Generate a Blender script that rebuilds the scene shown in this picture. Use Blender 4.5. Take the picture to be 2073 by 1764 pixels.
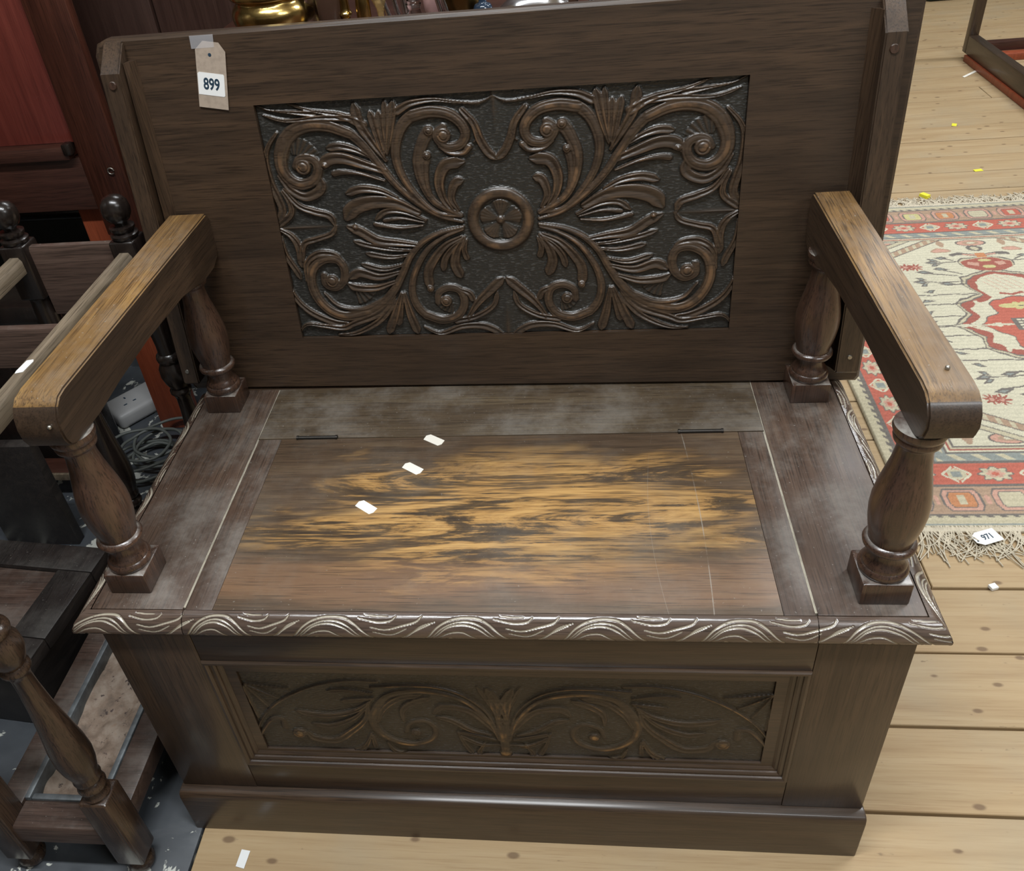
import bpy, bmesh, math, random
import numpy as np
from mathutils import Matrix, Vector, Euler
random.seed(7); rng = np.random.default_rng(11)
for o in list(bpy.data.objects): bpy.data.objects.remove(o)
scn = bpy.context.scene; COL = scn.collection

# ------------------------------------------------------------ camera
cam = bpy.data.cameras.new('camera'); camo = bpy.data.objects.new('camera', cam); COL.objects.link(camo)
YAW, PITCH, ROLL = -0.1596, -0.6373, -0.1176
cy_, sy_, cp_, sp_ = math.cos(YAW), math.sin(YAW), math.cos(PITCH), math.sin(PITCH)
Fv = Vector((sy_*cp_, cy_*cp_, sp_)); Rv = Vector((cy_, -sy_, 0)); Uv = Rv.cross(Fv)
R2 = math.cos(ROLL)*Rv + math.sin(ROLL)*Uv; U2 = -math.sin(ROLL)*Rv + math.cos(ROLL)*Uv
m = Matrix.Identity(4)
for i in range(3): m[i][0] = R2[i]; m[i][1] = U2[i]; m[i][2] = -Fv[i]
m[0][3], m[1][3], m[2][3] = 0.1203, -0.6572, 1.3216
camo.matrix_world = m
cam.sensor_width = 36; cam.sensor_fit = 'HORIZONTAL'; cam.lens = 1749.0/2073*36
cam.shift_x = 87.83/2073; cam.shift_y = -71.80/2073; cam.clip_start = 0.05
scn.camera = camo

# ------------------------------------------------------------ world, lights, exposure
w = bpy.data.worlds.new('room_air'); scn.world = w; w.use_nodes = True
bg = w.node_tree.nodes['Background']; bg.inputs[0].default_value = (0.86, 0.92, 1.0, 1); bg.inputs[1].default_value = 0.28
def area(name, loc, sx, sy, power, col=(0.93, 0.97, 1.0), aim=None):
    l = bpy.data.lights.new(name, 'AREA'); l.shape = 'RECTANGLE'; l.size = sx; l.size_y = sy; l.energy = power; l.color = col
    o = bpy.data.objects.new(name, l); COL.objects.link(o); o.location = loc
    d = Vector(aim if aim else (loc[0], loc[1], 0)) - Vector(loc)
    o.rotation_euler = d.to_track_quat('-Z', 'Y').to_euler()
    return o
area('ceiling_tube', (-0.15, -0.35, 2.75), 1.5, 0.12, 56)
area('ceiling_tube', (-0.1, 1.9, 2.75), 1.5, 0.14, 26)
area('ceiling_tube', (2.2, 1.2, 2.75), 1.5, 0.14, 54)
area('ceiling_tube', (2.4, 3.6, 2.75), 1.5, 0.14, 54)
area('ceiling_tube', (2.0, -1.4, 2.75), 1.5, 0.14, 38)
scn.view_settings.view_transform = 'Standard'; scn.view_settings.look = 'None'
scn.view_settings.exposure = 0.0; scn.view_settings.gamma = 1.0
try: scn.view_settings.use_curve_mapping = False
except Exception: pass

# ------------------------------------------------------------ helpers
WL = {}                                     # world origin of each parent
def tag(o, label=None, cat=None, group=None, kind=None):
    if label: o['label'] = label
    if cat: o['category'] = cat
    if group: o['group'] = group
    if kind: o['kind'] = kind
    return o
def empty(name, loc, label=None, cat=None, group=None, kind=None, rot=None, parent=None):
    o = bpy.data.objects.new(name, None); COL.objects.link(o); o.location = loc
    if rot: o.rotation_euler = rot
    o.empty_display_size = 0.05
    WL[o.name] = Vector(loc)
    if parent: o.parent = parent
    return tag(o, label, cat, group, kind)
def link(name, me, mat, parent=None, org=(0,0,0), smooth=False):
    """vertices of me are relative to org (world); the object stands at org"""
    o = bpy.data.objects.new(name, me); COL.objects.link(o)
    if mat is not None: me.materials.append(mat)
    org = Vector(org)
    if parent is not None:
        o.parent = parent; o.location = org - WL[parent.name]
    else: o.location = org
    WL[o.name] = org
    if smooth: me.shade_smooth()
    return o
def mesh_np(name, V, F, mat, parent=None, smooth=False, attr=None, col=None, org=None):
    V = np.asarray(V, float)
    if org is None: org = (V.min(0)+V.max(0))/2
    V = V - np.array(org)
    me = bpy.data.meshes.new(name)
    F = np.asarray(F)
    n = len(V); me.vertices.add(n); me.vertices.foreach_set('co', V.astype(np.float32).ravel())
    k = F.shape[1]; me.loops.add(F.size); me.loops.foreach_set('vertex_index', F.astype(np.int32).ravel())
    me.polygons.add(len(F)); me.polygons.foreach_set('loop_start', np.arange(0, F.size, k, dtype=np.int32))
    if attr is not None:
        for an, av in attr.items():
            a = me.attributes.new(an, 'FLOAT', 'POINT'); a.data.foreach_set('value', np.asarray(av, np.float32).ravel())
    if col is not None:
        a = me.color_attributes.new('dye', 'FLOAT_COLOR', 'POINT')
        c = np.ones((n, 4), np.float32); c[:, :3] = col; a.data.foreach_set('color', c.ravel())
    me.update(calc_edges=True); me.validate()
    return link(name, me, mat, parent, org, smooth)
def gridfaces(nr, nc, base=0, flip=False):
    i = np.arange(nr-1)[:, None]*nc + np.arange(nc-1)[None, :]
    q = np.stack([i, i+1, i+nc+1, i+nc], -1).reshape(-1, 4) + base
    return q[:, ::-1] if flip else q
def from_bm(name, bm, mat, parent=None, smooth=False, org=None, autosmooth=None):
    if org is None:
        xs = [v.co for v in bm.verts]
        lo = Vector((min(c.x for c in xs), min(c.y for c in xs), min(c.z for c in xs)))
        hi = Vector((max(c.x for c in xs), max(c.y for c in xs), max(c.z for c in xs))); org = (lo+hi)/2
    bmesh.ops.recalc_face_normals(bm, faces=bm.faces)
    bmesh.ops.translate(bm, verts=bm.verts, vec=-Vector(org))
    me = bpy.data.meshes.new(name); bm.to_mesh(me); bm.free()
    o = link(name, me, mat, parent, org, smooth or autosmooth is not None)
    if autosmooth is not None:
        try: me.set_sharp_from_angle(angle=math.radians(autosmooth))
        except Exception: pass
    return o
def bm_box(bm, x, y, z, bev=0.0, seg=2, M=None):
    r = bmesh.ops.create_cube(bm, size=1)
    vs = r['verts']
    for v in vs:
        v.co = Vector((x[0]+(v.co.x+.5)*(x[1]-x[0]), y[0]+(v.co.y+.5)*(y[1]-y[0]), z[0]+(v.co.z+.5)*(z[1]-z[0])))
    if bev > 0:
        es = list({e for v in vs for e in v.link_edges})
        rr = bmesh.ops.bevel(bm, geom=es, offset=bev, segments=seg, affect='EDGES', profile=.5)
        vs = list({v for f in rr['faces'] for v in f.verts} | {v for v in vs if v.is_valid})
    if M is not None: bmesh.ops.transform(bm, matrix=M, verts=vs)
    return vs
def box(name, x, y, z, mat, parent=None, bev=0.002, seg=2, M=None):
    bm = bmesh.new(); bm_box(bm, x, y, z, bev, seg, M)
    return from_bm(name, bm, mat, parent, autosmooth=40)
def bm_prism(bm, pts, axis, a0, a1, bev=0.0, seg=2):
    """closed outline pts (2D) extruded along axis 'x' (pts=(y,z)), 'y' (x,z) or 'z' (x,y)"""
    def P(p, a):
        return {'x': (a, p[0], p[1]), 'y': (p[0], a, p[1]), 'z': (p[0], p[1], a)}[axis]
    v0 = [bm.verts.new(P(p, a0)) for p in pts]; v1 = [bm.verts.new(P(p, a1)) for p in pts]
    f0 = bm.faces.new(v0); f1 = bm.faces.new(v1[::-1]); n = len(pts)
    for i in range(n): bm.faces.new((v0[i], v1[i], v1[(i+1) % n], v0[(i+1) % n]))
    bmesh.ops.recalc_face_normals(bm, faces=bm.faces)
    if bev > 0:
        es = list(set(f0.edges) | set(f1.edges))
        bmesh.ops.bevel(bm, geom=es, offset=bev, segments=seg, affect='EDGES', profile=.5)
def prism(name, pts, axis, a0, a1, mat, parent=None, bev=0.0, auto=40, seg=2):
    bm = bmesh.new(); bm_prism(bm, pts, axis, a0, a1, bev, seg)
    return from_bm(name, bm, mat, parent, autosmooth=auto)
def catmull(P, n=12):
    P = np.asarray(P, float)
    if len(P) == 2: return P[0]+(P[1]-P[0])*np.linspace(0, 1, n+1)[:, None]
    Q = np.vstack([2*P[0]-P[1], P, 2*P[-1]-P[-2]]); out = []
    for i in range(1, len(Q)-2):
        t = np.linspace(0, 1, n, endpoint=False)[:, None]
        a, b, c, d = Q[i-1], Q[i], Q[i+1], Q[i+2]
        out.append(.5*((2*b)+(-a+c)*t+(2*a-5*b+4*c-d)*t**2+(-a+3*b-3*c+d)*t**3))
    out.append(P[-1:]); return np.vstack(out)
def bm_lathe(bm, prof, c=(0, 0), n=28, smooth_prof=1, z0=0):
    """prof: (radius, z) from bottom to top around the vertical through c"""
    pr = np.array(prof, float)
    if smooth_prof > 1: pr = catmull(pr, smooth_prof)
    rings = []
    for r, z in pr:
        if r < 1e-5: rings.append([bm.verts.new((c[0], c[1], z+z0))])
        else: rings.append([bm.verts.new((c[0]+r*math.cos(2*math.pi*k/n), c[1]+r*math.sin(2*math.pi*k/n), z+z0)) for k in range(n)])
    for a, b in zip(rings[:-1], rings[1:]):
        for k in range(n):
            k2 = (k+1) % n
            if len(a) == 1 and len(b) == 1: continue
            if len(a) == 1: bm.faces.new((a[0], b[k], b[k2]))
            elif len(b) == 1: bm.faces.new((a[k], a[k2], b[0]))
            else: bm.faces.new((a[k], a[k2], b[k2], b[k]))
    if len(rings[0]) > 1: bm.faces.new(rings[0][::-1])
    if len(rings[-1]) > 1: bm.faces.new(rings[-1])
def lathe(name, prof, c, mat, parent=None, n=28, sp=1, auto=50, z0=0):
    bm = bmesh.new(); bm_lathe(bm, prof, c, n, sp, z0)
    return from_bm(name, bm, mat, parent, autosmooth=auto)
def tube_np(P, r, n=6, closed=False):
    P = np.asarray(P, float); T = np.gradient(P, axis=0); T /= np.linalg.norm(T, axis=1)[:, None]+1e-9
    up = np.tile(np.array([0, 0, 1.]), (len(P), 1)); up[np.abs(T[:, 2]) > .9] = (1, 0, 0)
    A = np.cross(T, up); A /= np.linalg.norm(A, axis=1)[:, None]; B = np.cross(T, A)
    r = np.broadcast_to(np.asarray(r, float), (len(P),))
    an = np.arange(n)*2*math.pi/n
    V = P[:, None, :]+r[:, None, None]*(np.cos(an)[None, :, None]*A[:, None, :]+np.sin(an)[None, :, None]*B[:, None, :])
    F = []
    m_ = len(P)
    for i in range(m_-1):
        for k in range(n): F.append((i*n+k, i*n+(k+1) % n, (i+1)*n+(k+1) % n, (i+1)*n+k))
    return V.reshape(-1, 3), np.array(F)
def join_np(parts):
    Vs, Fs, b = [], [], 0
    for V, F in parts: Vs.append(V); Fs.append(F+b); b += len(V)
    return np.vstack(Vs), np.vstack(Fs)
def text(name, s, size, M, mat, parent=None, bold=0.0, tag_=None):
    """flat printed characters laid in the plane of M (world matrix)"""
    cu = bpy.data.curves.new(name, 'FONT'); cu.body = s; cu.size = size; cu.align_x = 'CENTER'; cu.align_y = 'CENTER'; cu.offset = bold; cu.extrude = 0.00008
    t = bpy.data.objects.new('tmp', cu); COL.objects.link(t)
    dg = bpy.context.evaluated_depsgraph_get()
    me = bpy.data.meshes.new_from_object(t.evaluated_get(dg))
    bpy.data.objects.remove(t); bpy.data.curves.remove(cu)
    org = M.translation.copy(); me.transform(Matrix.Translation(-org) @ M)
    me.name = name; me.materials.clear()
    return link(name, me, mat, parent, org)

# ------------------------------------------------------------ materials
def newmat(name):
    mt = bpy.data.materials.new(name); mt.use_nodes = True; nt = mt.node_tree
    return mt, nt, nt.nodes['Principled BSDF']
def N(nt, t, **kw):
    n = nt.nodes.new(t)
    for k, v in kw.items():
        if k in n.inputs: n.inputs[k].default_value = v
        else: setattr(n, k, v)
    return n
def ramp(nt, fac, stops, interp='LINEAR'):
    r = nt.nodes.new('ShaderNodeValToRGB'); r.color_ramp.interpolation = interp
    el = r.color_ramp.elements
    while len(el) > 1: el.remove(el[-1])
    el[0].position = stops[0][0]; c = stops[0][1]; el[0].color = (c[0], c[1], c[2], 1)
    for p, c in stops[1:]: e = el.new(p); e.color = (c[0], c[1], c[2], 1)
    nt.links.new(fac, r.inputs[0]); return r.outputs[0]
def mix(nt, fac, a, b, mode='MIX'):
    n = nt.nodes.new('ShaderNodeMix'); n.data_type = 'RGBA'; n.blend_type = mode
    for s, v in ((0, fac), (6, a), (7, b)):
        if hasattr(v, 'is_linked'): nt.links.new(v, n.inputs[s])
        elif s == 0: n.inputs[0].default_value = v
        else: n.inputs[s].default_value = (v[0], v[1], v[2], 1)
    return n.outputs[2]
def math_(nt, op, a, b=None, c=None, clamp=False):
    n = nt.nodes.new('ShaderNodeMath'); n.operation = op; n.use_clamp = clamp
    for i, v in enumerate((a, b, c)):
        if v is None: continue
        if hasattr(v, 'is_linked'): nt.links.new(v, n.inputs[i])
        else: n.inputs[i].default_value = v
    return n.outputs[0]
def sstep(nt, v, a, b):
    n = nt.nodes.new('ShaderNodeMapRange'); n.interpolation_type = 'SMOOTHSTEP'
    nt.links.new(v, n.inputs[0]); n.inputs[1].default_value = a; n.inputs[2].default_value = b
    return n.outputs[0]
def coords(nt, scale, kind='Object', rot=(0,0,0)):
    tc = nt.nodes.new('ShaderNodeTexCoord'); mp = nt.nodes.new('ShaderNodeMapping')
    mp.inputs['Scale'].default_value = scale; mp.inputs['Rotation'].default_value = rot
    nt.links.new(tc.outputs[kind], mp.inputs[0]); return mp.outputs[0]
def noise(nt, vec, scale, detail=4, rough=.55, dist=0.0):
    n = nt.nodes.new('ShaderNodeTexNoise'); n.inputs['Scale'].default_value = scale; n.inputs['Detail'].default_value = detail
    n.inputs['Roughness'].default_value = rough; n.inputs['Distortion'].default_value = dist
    nt.links.new(vec, n.inputs['Vector']); return n.outputs[0]
def bump(nt, h, strength, dist, prev=None):
    b = nt.nodes.new('ShaderNodeBump'); b.inputs['Strength'].default_value = strength; b.inputs['Distance'].default_value = dist
    nt.links.new(h, b.inputs['Height'])
    if prev is not None: nt.links.new(prev, b.inputs['Normal'])
    return b.outputs[0]
def wood(name, dark, mid, light, axis='x', rough=.38, dust=0.0, spec=.5, fine=1.0, patch=1.0, relief=None, wear=None, coat=0.0):
    mt, nt, bs = newmat(name)
    st = {'x': (2.2, 38, 38), 'y': (38, 2.2, 38), 'z': (38, 38, 2.2)}[axis]
    v = coords(nt, st); v1 = coords(nt, (1, 1, 1)); 
    vf = coords(nt, {'x': (9, 330, 330), 'y': (330, 9, 330), 'z': (330, 330, 9)}[axis])
    g = noise(nt, v, 1.6, 6, .62, .7); f_ = noise(nt, vf, 1.6, 3, .6); b_ = noise(nt, v1, 3.2, 3, .5)
    c = ramp(nt, g, [(.22, dark), (.5, mid), (.80, light)])
    c = mix(nt, math_(nt, 'MULTIPLY', sstep(nt, f_, .46, .68), .75*fine), c, tuple(x*.55 for x in dark))
    c = mix(nt, math_(nt, 'MULTIPLY', sstep(nt, b_, .40, .72), .55*patch), c, tuple(x*.60 for x in mid))
    if wear is not None:                     # paler rubbed wood in a patch: (centre x,y, half sizes, colour, colour dark)
        pass
    rr = math_(nt, 'MULTIPLY_ADD', b_, .30, rough-.13)
    if relief:                               # carved wood: bottoms of the cuts dark, rubbed crests pale
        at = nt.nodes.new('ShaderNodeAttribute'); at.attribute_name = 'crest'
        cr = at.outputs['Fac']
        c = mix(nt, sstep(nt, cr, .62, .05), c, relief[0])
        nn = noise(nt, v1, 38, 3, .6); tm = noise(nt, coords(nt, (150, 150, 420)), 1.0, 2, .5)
        gl = math_(nt, 'MULTIPLY', sstep(nt, cr, .25, .05), sstep(nt, tm, .54, .66)); c = mix(nt, math_(nt, 'MULTIPLY', gl, .55), c, (.085, .083, .078))  # pale grey sheen of the tooled ground mixed into the colour
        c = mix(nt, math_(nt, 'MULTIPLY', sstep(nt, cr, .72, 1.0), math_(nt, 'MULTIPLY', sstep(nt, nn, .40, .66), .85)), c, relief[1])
    if dust > 0:
        ge = nt.nodes.new('ShaderNodeNewGeometry'); sx = nt.nodes.new('ShaderNodeSeparateXYZ'); nt.links.new(ge.outputs['Normal'], sx.inputs[0])
        dn = noise(nt, v1, 9, 6, .7); sp = noise(nt, v1, 260, 2, .5)
        u = math_(nt, 'MULTIPLY', sstep(nt, sx.outputs[2], .6, 1.0), sstep(nt, dn, .40, .75))
        u = math_(nt, 'MAXIMUM', math_(nt, 'MULTIPLY', u, dust), math_(nt, 'MULTIPLY', math_(nt, 'MULTIPLY', sstep(nt, sx.outputs[2], .6, 1), sstep(nt, sp, .70, .76)), .5))
        c = mix(nt, math_(nt, 'MINIMUM', u, .85), c, (.33, .31, .275)); rr = math_(nt, 'ADD', rr, math_(nt, 'MULTIPLY', u, .4), clamp=True)
    nt.links.new(c, bs.inputs['Base Color']); nt.links.new(rr, bs.inputs['Roughness'])
    bs.inputs['Specular IOR Level'].default_value = spec; bs.inputs['Coat Weight'].default_value = coat; bs.inputs['Coat Roughness'].default_value = .2
    h = bump(nt, f_, .25*fine, .0006, bump(nt, g, .12, .001))
    if relief: h = bump(nt, math_(nt, 'MULTIPLY', tm, sstep(nt, cr, .4, .05)), .7, .0016, h)
    nt.links.new(h, bs.inputs['Normal'])
    return mt
def plain(name, col, rough=.5, metal=0.0, var=0.0, vs=20, spec=.5, trans=0.0, alpha=1.0, bumpd=0.0, ior=1.45):
    mt, nt, bs = newmat(name)
    bs.inputs['Base Color'].default_value = (*col, 1); bs.inputs['Roughness'].default_value = rough; bs.inputs['Metallic'].default_value = metal
    bs.inputs['Specular IOR Level'].default_value = spec; bs.inputs['Transmission Weight'].default_value = trans; bs.inputs['Alpha'].default_value = alpha; bs.inputs['IOR'].default_value = ior
    v = coords(nt, (1, 1, 1)); n = noise(nt, v, vs, 4, .6)
    if var > 0:
        c = mix(nt, math_(nt, 'MULTIPLY', sstep(nt, n, .35, .7), var), col, tuple(x*.35 for x in col)); nt.links.new(c, bs.inputs['Base Color'])
    if bumpd > 0: nt.links.new(bump(nt, n, .5, bumpd), bs.inputs['Normal'])
    return mt
OAK_D, OAK_M, OAK_L = (.029, .0175, .0105), (.055, .033, .0195), (.090, .053, .030)
M_oakx = wood('dark_oak_along_x', OAK_D, OAK_M, OAK_L, 'x', coat=.35, patch=.8)
M_oaky = wood('dark_oak_along_y', OAK_D, OAK_M, OAK_L, 'y', coat=.3)
M_oakz = wood('dark_oak_upright', OAK_D, OAK_M, OAK_L, 'z', coat=.45)
M_turn = wood('turned_oak', (.030, .016, .011), (.070, .036, .023), (.115, .060, .036), 'z', rough=.25, spec=.7, dust=2.1, coat=.3)
M_seaty = wood('seat_oak_side', (.044, .028, .020), (.090, .056, .039), (.14, .092, .062), 'y', rough=.36, dust=.38)
M_seatx = wood('seat_oak_back', (.050, .034, .021), (.096, .067, .040), (.15, .11, .062), 'x', rough=.38, dust=.35)
M_arm = wood('worn_oak_arm', (.085, .046, .020), (.22, .122, .044), (.40, .235, .075), 'y', rough=.32, fine=1.2, patch=1.3, dust=.2)
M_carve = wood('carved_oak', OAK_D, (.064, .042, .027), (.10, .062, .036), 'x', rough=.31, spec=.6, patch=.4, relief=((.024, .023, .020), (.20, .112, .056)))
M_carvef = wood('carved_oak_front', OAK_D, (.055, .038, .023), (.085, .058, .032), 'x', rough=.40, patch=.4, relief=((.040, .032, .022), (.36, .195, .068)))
M_mould = wood('carved_moulding_oak', (.055, .036, .026), (.105, .070, .052), (.16, .11, .080), 'x', rough=.22, spec=1.0, patch=.4)
def moulding_dust():
    nt = M_mould.node_tree; bs = nt.nodes['Principled BSDF']; src = bs.inputs['Base Color'].links[0].from_socket
    at = nt.nodes.new('ShaderNodeAttribute'); at.attribute_name = 'cut'
    c = mix(nt, math_(nt, 'MULTIPLY', sstep(nt, at.outputs['Fac'], .08, .5), .9), src, (.46, .41, .32))
    nt.links.new(c, bs.inputs['Base Color'])
moulding_dust()
def lid_material():
    """oak seat lid: dark polish, rubbed through to flaming orange grain in the middle"""
    mt, nt, bs = newmat('seat_lid_oak')
    v = coords(nt, (2.6, 44, 44)); vf = coords(nt, (9, 300, 300)); v1 = coords(nt, (1, 1, 1)); vw = coords(nt, (2.2, 9, 9)); vm = coords(nt, (2.6, 17, 17)); vq = coords(nt, (14, 230, 230))
    g = noise(nt, v, 1.5, 6, .65, .9); f_ = noise(nt, vf, 1.6, 3, .6); w1 = noise(nt, vw, 1.5, 4, .6, .8)
    base = ramp(nt, g, [(.25, (.050, .033, .021)), (.52, (.105, .068, .042)), (.76, (.16, .108, .062))])
    fl = math_(nt, 'ADD', noise(nt, vm, 1.1, 7, .70, 1.9), math_(nt, 'MULTIPLY_ADD', noise(nt, vq, 1.0, 3, .6), .34, -.17))
    flame = ramp(nt, fl, [(.36, (.055, .038, .026)), (.45, (.12, .075, .036)), (.50, (.38, .21, .072)), (.60, (.54, .32, .115))])
    sp = nt.nodes.new('ShaderNodeSeparateXYZ'); nt.links.new(coords(nt, (1, 1, 1)), sp.inputs[0])
    ex = math_(nt, 'DIVIDE', math_(nt, 'ADD', sp.outputs[0], -.015), .33); ey = math_(nt, 'DIVIDE', math_(nt, 'ADD', sp.outputs[1], -.005), .125)
    d = math_(nt, 'ADD', math_(nt, 'MULTIPLY', ex, ex), math_(nt, 'MULTIPLY', ey, ey))
    d = math_(nt, 'ADD', d, math_(nt, 'MULTIPLY_ADD', w1, 3.4, -1.75))
    c = mix(nt, sstep(nt, d, 1.25, .25), base, flame)
    ey2 = math_(nt, 'DIVIDE', math_(nt, 'ADD', sp.outputs[1], .115), .045)
    d2 = math_(nt, 'ADD', math_(nt, 'MULTIPLY', ey2, ey2), math_(nt, 'MULTIPLY_ADD', w1, 3.0, -1.2))
    c = mix(nt, math_(nt, 'MULTIPLY', sstep(nt, d2, 1.2, .3), .5), c, (.25, .135, .072))
    c = mix(nt, math_(nt, 'MULTIPLY', sstep(nt, f_, .50, .68), .6), c, (.036, .026, .018))
    dn = noise(nt, v1, 7, 6, .7); u = math_(nt, 'MULTIPLY', sstep(nt, dn, .42, .8), .22)
    s2 = noise(nt, v1, 250, 2, .5); u = math_(nt, 'MAXIMUM', u, math_(nt, 'MULTIPLY', sstep(nt, s2, .71, .77), .5))
    c = mix(nt, u, c, (.30, .28, .24))
    for (k0, k1, k2, wd, st) in ((.2715, -.010, -.20, .0010, .75), (.205, .02, .5, .0006, .3)):   # long pale scratches on the right
        yy = sp.outputs[1]
        t_ = math_(nt, 'MULTIPLY_ADD', yy, k1, k0); t_ = math_(nt, 'MULTIPLY_ADD', math_(nt, 'MULTIPLY', yy, yy), k2, t_)
        t_ = math_(nt, 'ABSOLUTE', math_(nt, 'SUBTRACT', sp.outputs[0], t_))
        c = mix(nt, math_(nt, 'MULTIPLY', math_(nt, 'MULTIPLY', sstep(nt, t_, wd, 0), sstep(nt, dn, .4, .55)), st), c, (.38, .35, .30))
    nt.links.new(c, bs.inputs['Base Color'])
    nt.links.new(math_(nt, 'MULTIPLY_ADD', w1, .30, .26), bs.inputs['Roughness'])
    nt.links.new(bump(nt, f_, .30, .0006, bump(nt, g, .1, .001)), bs.inputs['Normal'])
    return mt
M_lid = lid_material()
M_black = wood('ebonised_oak', (.008, .006, .005), (.016, .011, .009), (.030, .020, .015), 'z', rough=.22, spec=.6)
M_stand = wood('stand_oak', (.034, .022, .017), (.080, .050, .038), (.14, .092, .070), 'x', rough=.32, dust=.25)
M_standz = wood('stand_oak_upright', (.022, .014, .010), (.055, .032, .020), (.10, .060, .036), 'z', rough=.25, spec=.6)
M_rail = wood('worn_rail', (.085, .062, .040), (.20, .155, .105), (.36, .29, .215), 'y', rough=.42)
M_mahog = wood('mahogany', (.034, .011, .007), (.070, .022, .013), (.11, .036, .022), 'z', rough=.30, patch=.8)
M_mahogx = wood('mahogany_rail', (.034, .013, .009), (.062, .024, .016), (.095, .038, .026), 'x', rough=.30, patch=.8)
M_redpan = wood('red_mahogany_panel', (.10, .020, .014), (.165, .034, .024), (.22, .050, .034), 'z', rough=.25, patch=.7, fine=.5)
M_orange = wood('orange_mahogany', (.20, .042, .018), (.31, .068, .028), (.40, .095, .040), 'z', rough=.4, patch=.5, fine=.5)
M_brown = wood('brown_wardrobe', (.040, .020, .015), (.062, .032, .024), (.085, .046, .035), 'z', rough=.4, patch=.5, fine=.5)
M_pine = None
def pine_mat():
    mt, nt, bs = newmat('old_pine_boards')
    v = coords(nt, (2.0, 34, 34)); vf = coords(nt, (6, 220, 220)); v1 = coords(nt, (1, 1, 1)); vk = coords(nt, (.9, 1.7, 1))
    oi = nt.nodes.new('ShaderNodeObjectInfo')
    g = noise(nt, v, 1.4, 5, .6, .5); f_ = noise(nt, vf, 1.6, 3, .6); b_ = noise(nt, v1, 2.5, 5, .65)
    c = ramp(nt, g, [(.2, (.33, .215, .110)), (.5, (.43, .305, .165)), (.8, (.50, .375, .220))])
    c = mix(nt, math_(nt, 'MULTIPLY', sstep(nt, f_, .5, .72), .35), c, (.25, .14, .06))
    c = mix(nt, math_(nt, 'MULTIPLY', sstep(nt, b_, .45, .75), .45), c, (.36, .31, .22))
    c = mix(nt, math_(nt, 'MULTIPLY', oi.outputs['Random'], .28), c, (.38, .27, .15))
    vo = nt.nodes.new('ShaderNodeTexVoronoi'); 
    vadd = nt.nodes.new('ShaderNodeVectorMath'); vadd.operation = 'MULTIPLY_ADD'; nt.links.new(oi.outputs['Random'], vadd.inputs[0]); vadd.inputs[1].default_value = (37, 61, 0); nt.links.new(vk, vadd.inputs[2])
    nt.links.new(vadd.outputs[0], vo.inputs['Vector']); vo.voronoi_dimensions = '2D'; vo.inputs['Scale'].default_value = 6.5
    k = sstep(nt, math_(nt, 'ADD', vo.outputs['Distance'], math_(nt, 'MULTIPLY', b_, .12)), .125, .085)
    c = mix(nt, math_(nt, 'MULTIPLY', k, .7), c, (.12, .065, .035))
    sp2 = noise(nt, coords(nt, (18, 45, 45)), 1.5, 3, .6); c = mix(nt, math_(nt, 'MULTIPLY', sstep(nt, sp2, .68, .76), .6), c, (.13, .085, .05))
    nt.links.new(c, bs.inputs['Base Color']); bs.inputs['Roughness'].default_value = .62; bs.inputs['Specular IOR Level'].default_value = .35
    nt.links.new(bump(nt, f_, .25, .0008, bump(nt, g, .2, .002)), bs.inputs['Normal'])
    return mt
M_pine = pine_mat()
def painted_mat():
    mt, nt, bs = newmat('slate_painted_floor')
    v1 = coords(nt, (1, 1, 1)); n1 = noise(nt, v1, 6, 5, .6, .6); n2 = noise(nt, v1, 19, 5, .62, .5)
    c = ramp(nt, n1, [(.3, (.040, .045, .052)), (.6, (.070, .078, .088)), (.8, (.15, .16, .17))])
    c = mix(nt, sstep(nt, n2, .575, .60), c, (.52, .53, .48))
    nt.links.new(c, bs.inputs['Base Color']); nt.links.new(math_(nt, 'MULTIPLY_ADD', n1, .3, .2), bs.inputs['Roughness'])
    nt.links.new(bump(nt, n2, .2, .001), bs.inputs['Normal'])
    return mt
M_paint = painted_mat()
M_joint = plain('joint_dirt', (.035, .028, .02), .9)
M_dustfill = plain('pale_dust_in_joint', (.42, .38, .30), .9, var=.5, vs=60)
M_white = plain('white_paper', (.86, .87, .86), .6)
M_cream = plain('cream_sticker', (.90, .86, .76), .6)
M_card = plain('buff_card', (.42, .34, .27), .8, var=.25, vs=120)
M_ink = plain('blue_black_ink', (.02, .045, .075), .5)
M_brass = plain('polished_brass', (.62, .44, .16), .22, 1.0, var=.4, vs=25, bumpd=.002)
M_brassd = plain('dull_brass', (.22, .14, .05), .33, 1.0, var=.6, vs=30)
M_silver = plain('silver_plate', (.72, .72, .74), .18, 1.0, var=.3, vs=30)
M_glass = plain('cut_glass', (.95, .97, .97), .05, 0, trans=1.0, ior=1.5)
M_pink = plain('pink_china', (.62, .38, .36), .3)
M_dkceram = plain('brown_glaze', (.055, .03, .02), .12, spec=.8)
M_navy = plain('navy_glaze', (.02, .035, .06), .15, spec=.8)
M_steel = plain('blackened_steel', (.05, .045, .04), .4, .8, var=.4)
M_screw = plain('screw_metal', (.45, .43, .38), .35, .9)
M_plastic = plain('grey_white_plastic', (.42, .42, .42), .4)
M_cable = plain('grey_cable', (.11, .12, .11), .45)
M_cable2 = plain('pale_cable', (.42, .38, .28), .45)
M_fringe = plain('cream_wool_fringe', (.62, .55, .42), .95, var=.35, vs=60)
M_teal = plain('dark_teal_plastic', (.01, .045, .05), .4)
M_yellow = plain('yellow_chip', (.85, .80, .05), .6)
M_rust = plain('rusty_tray', (.30, .215, .175), .75, var=.0)
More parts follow.
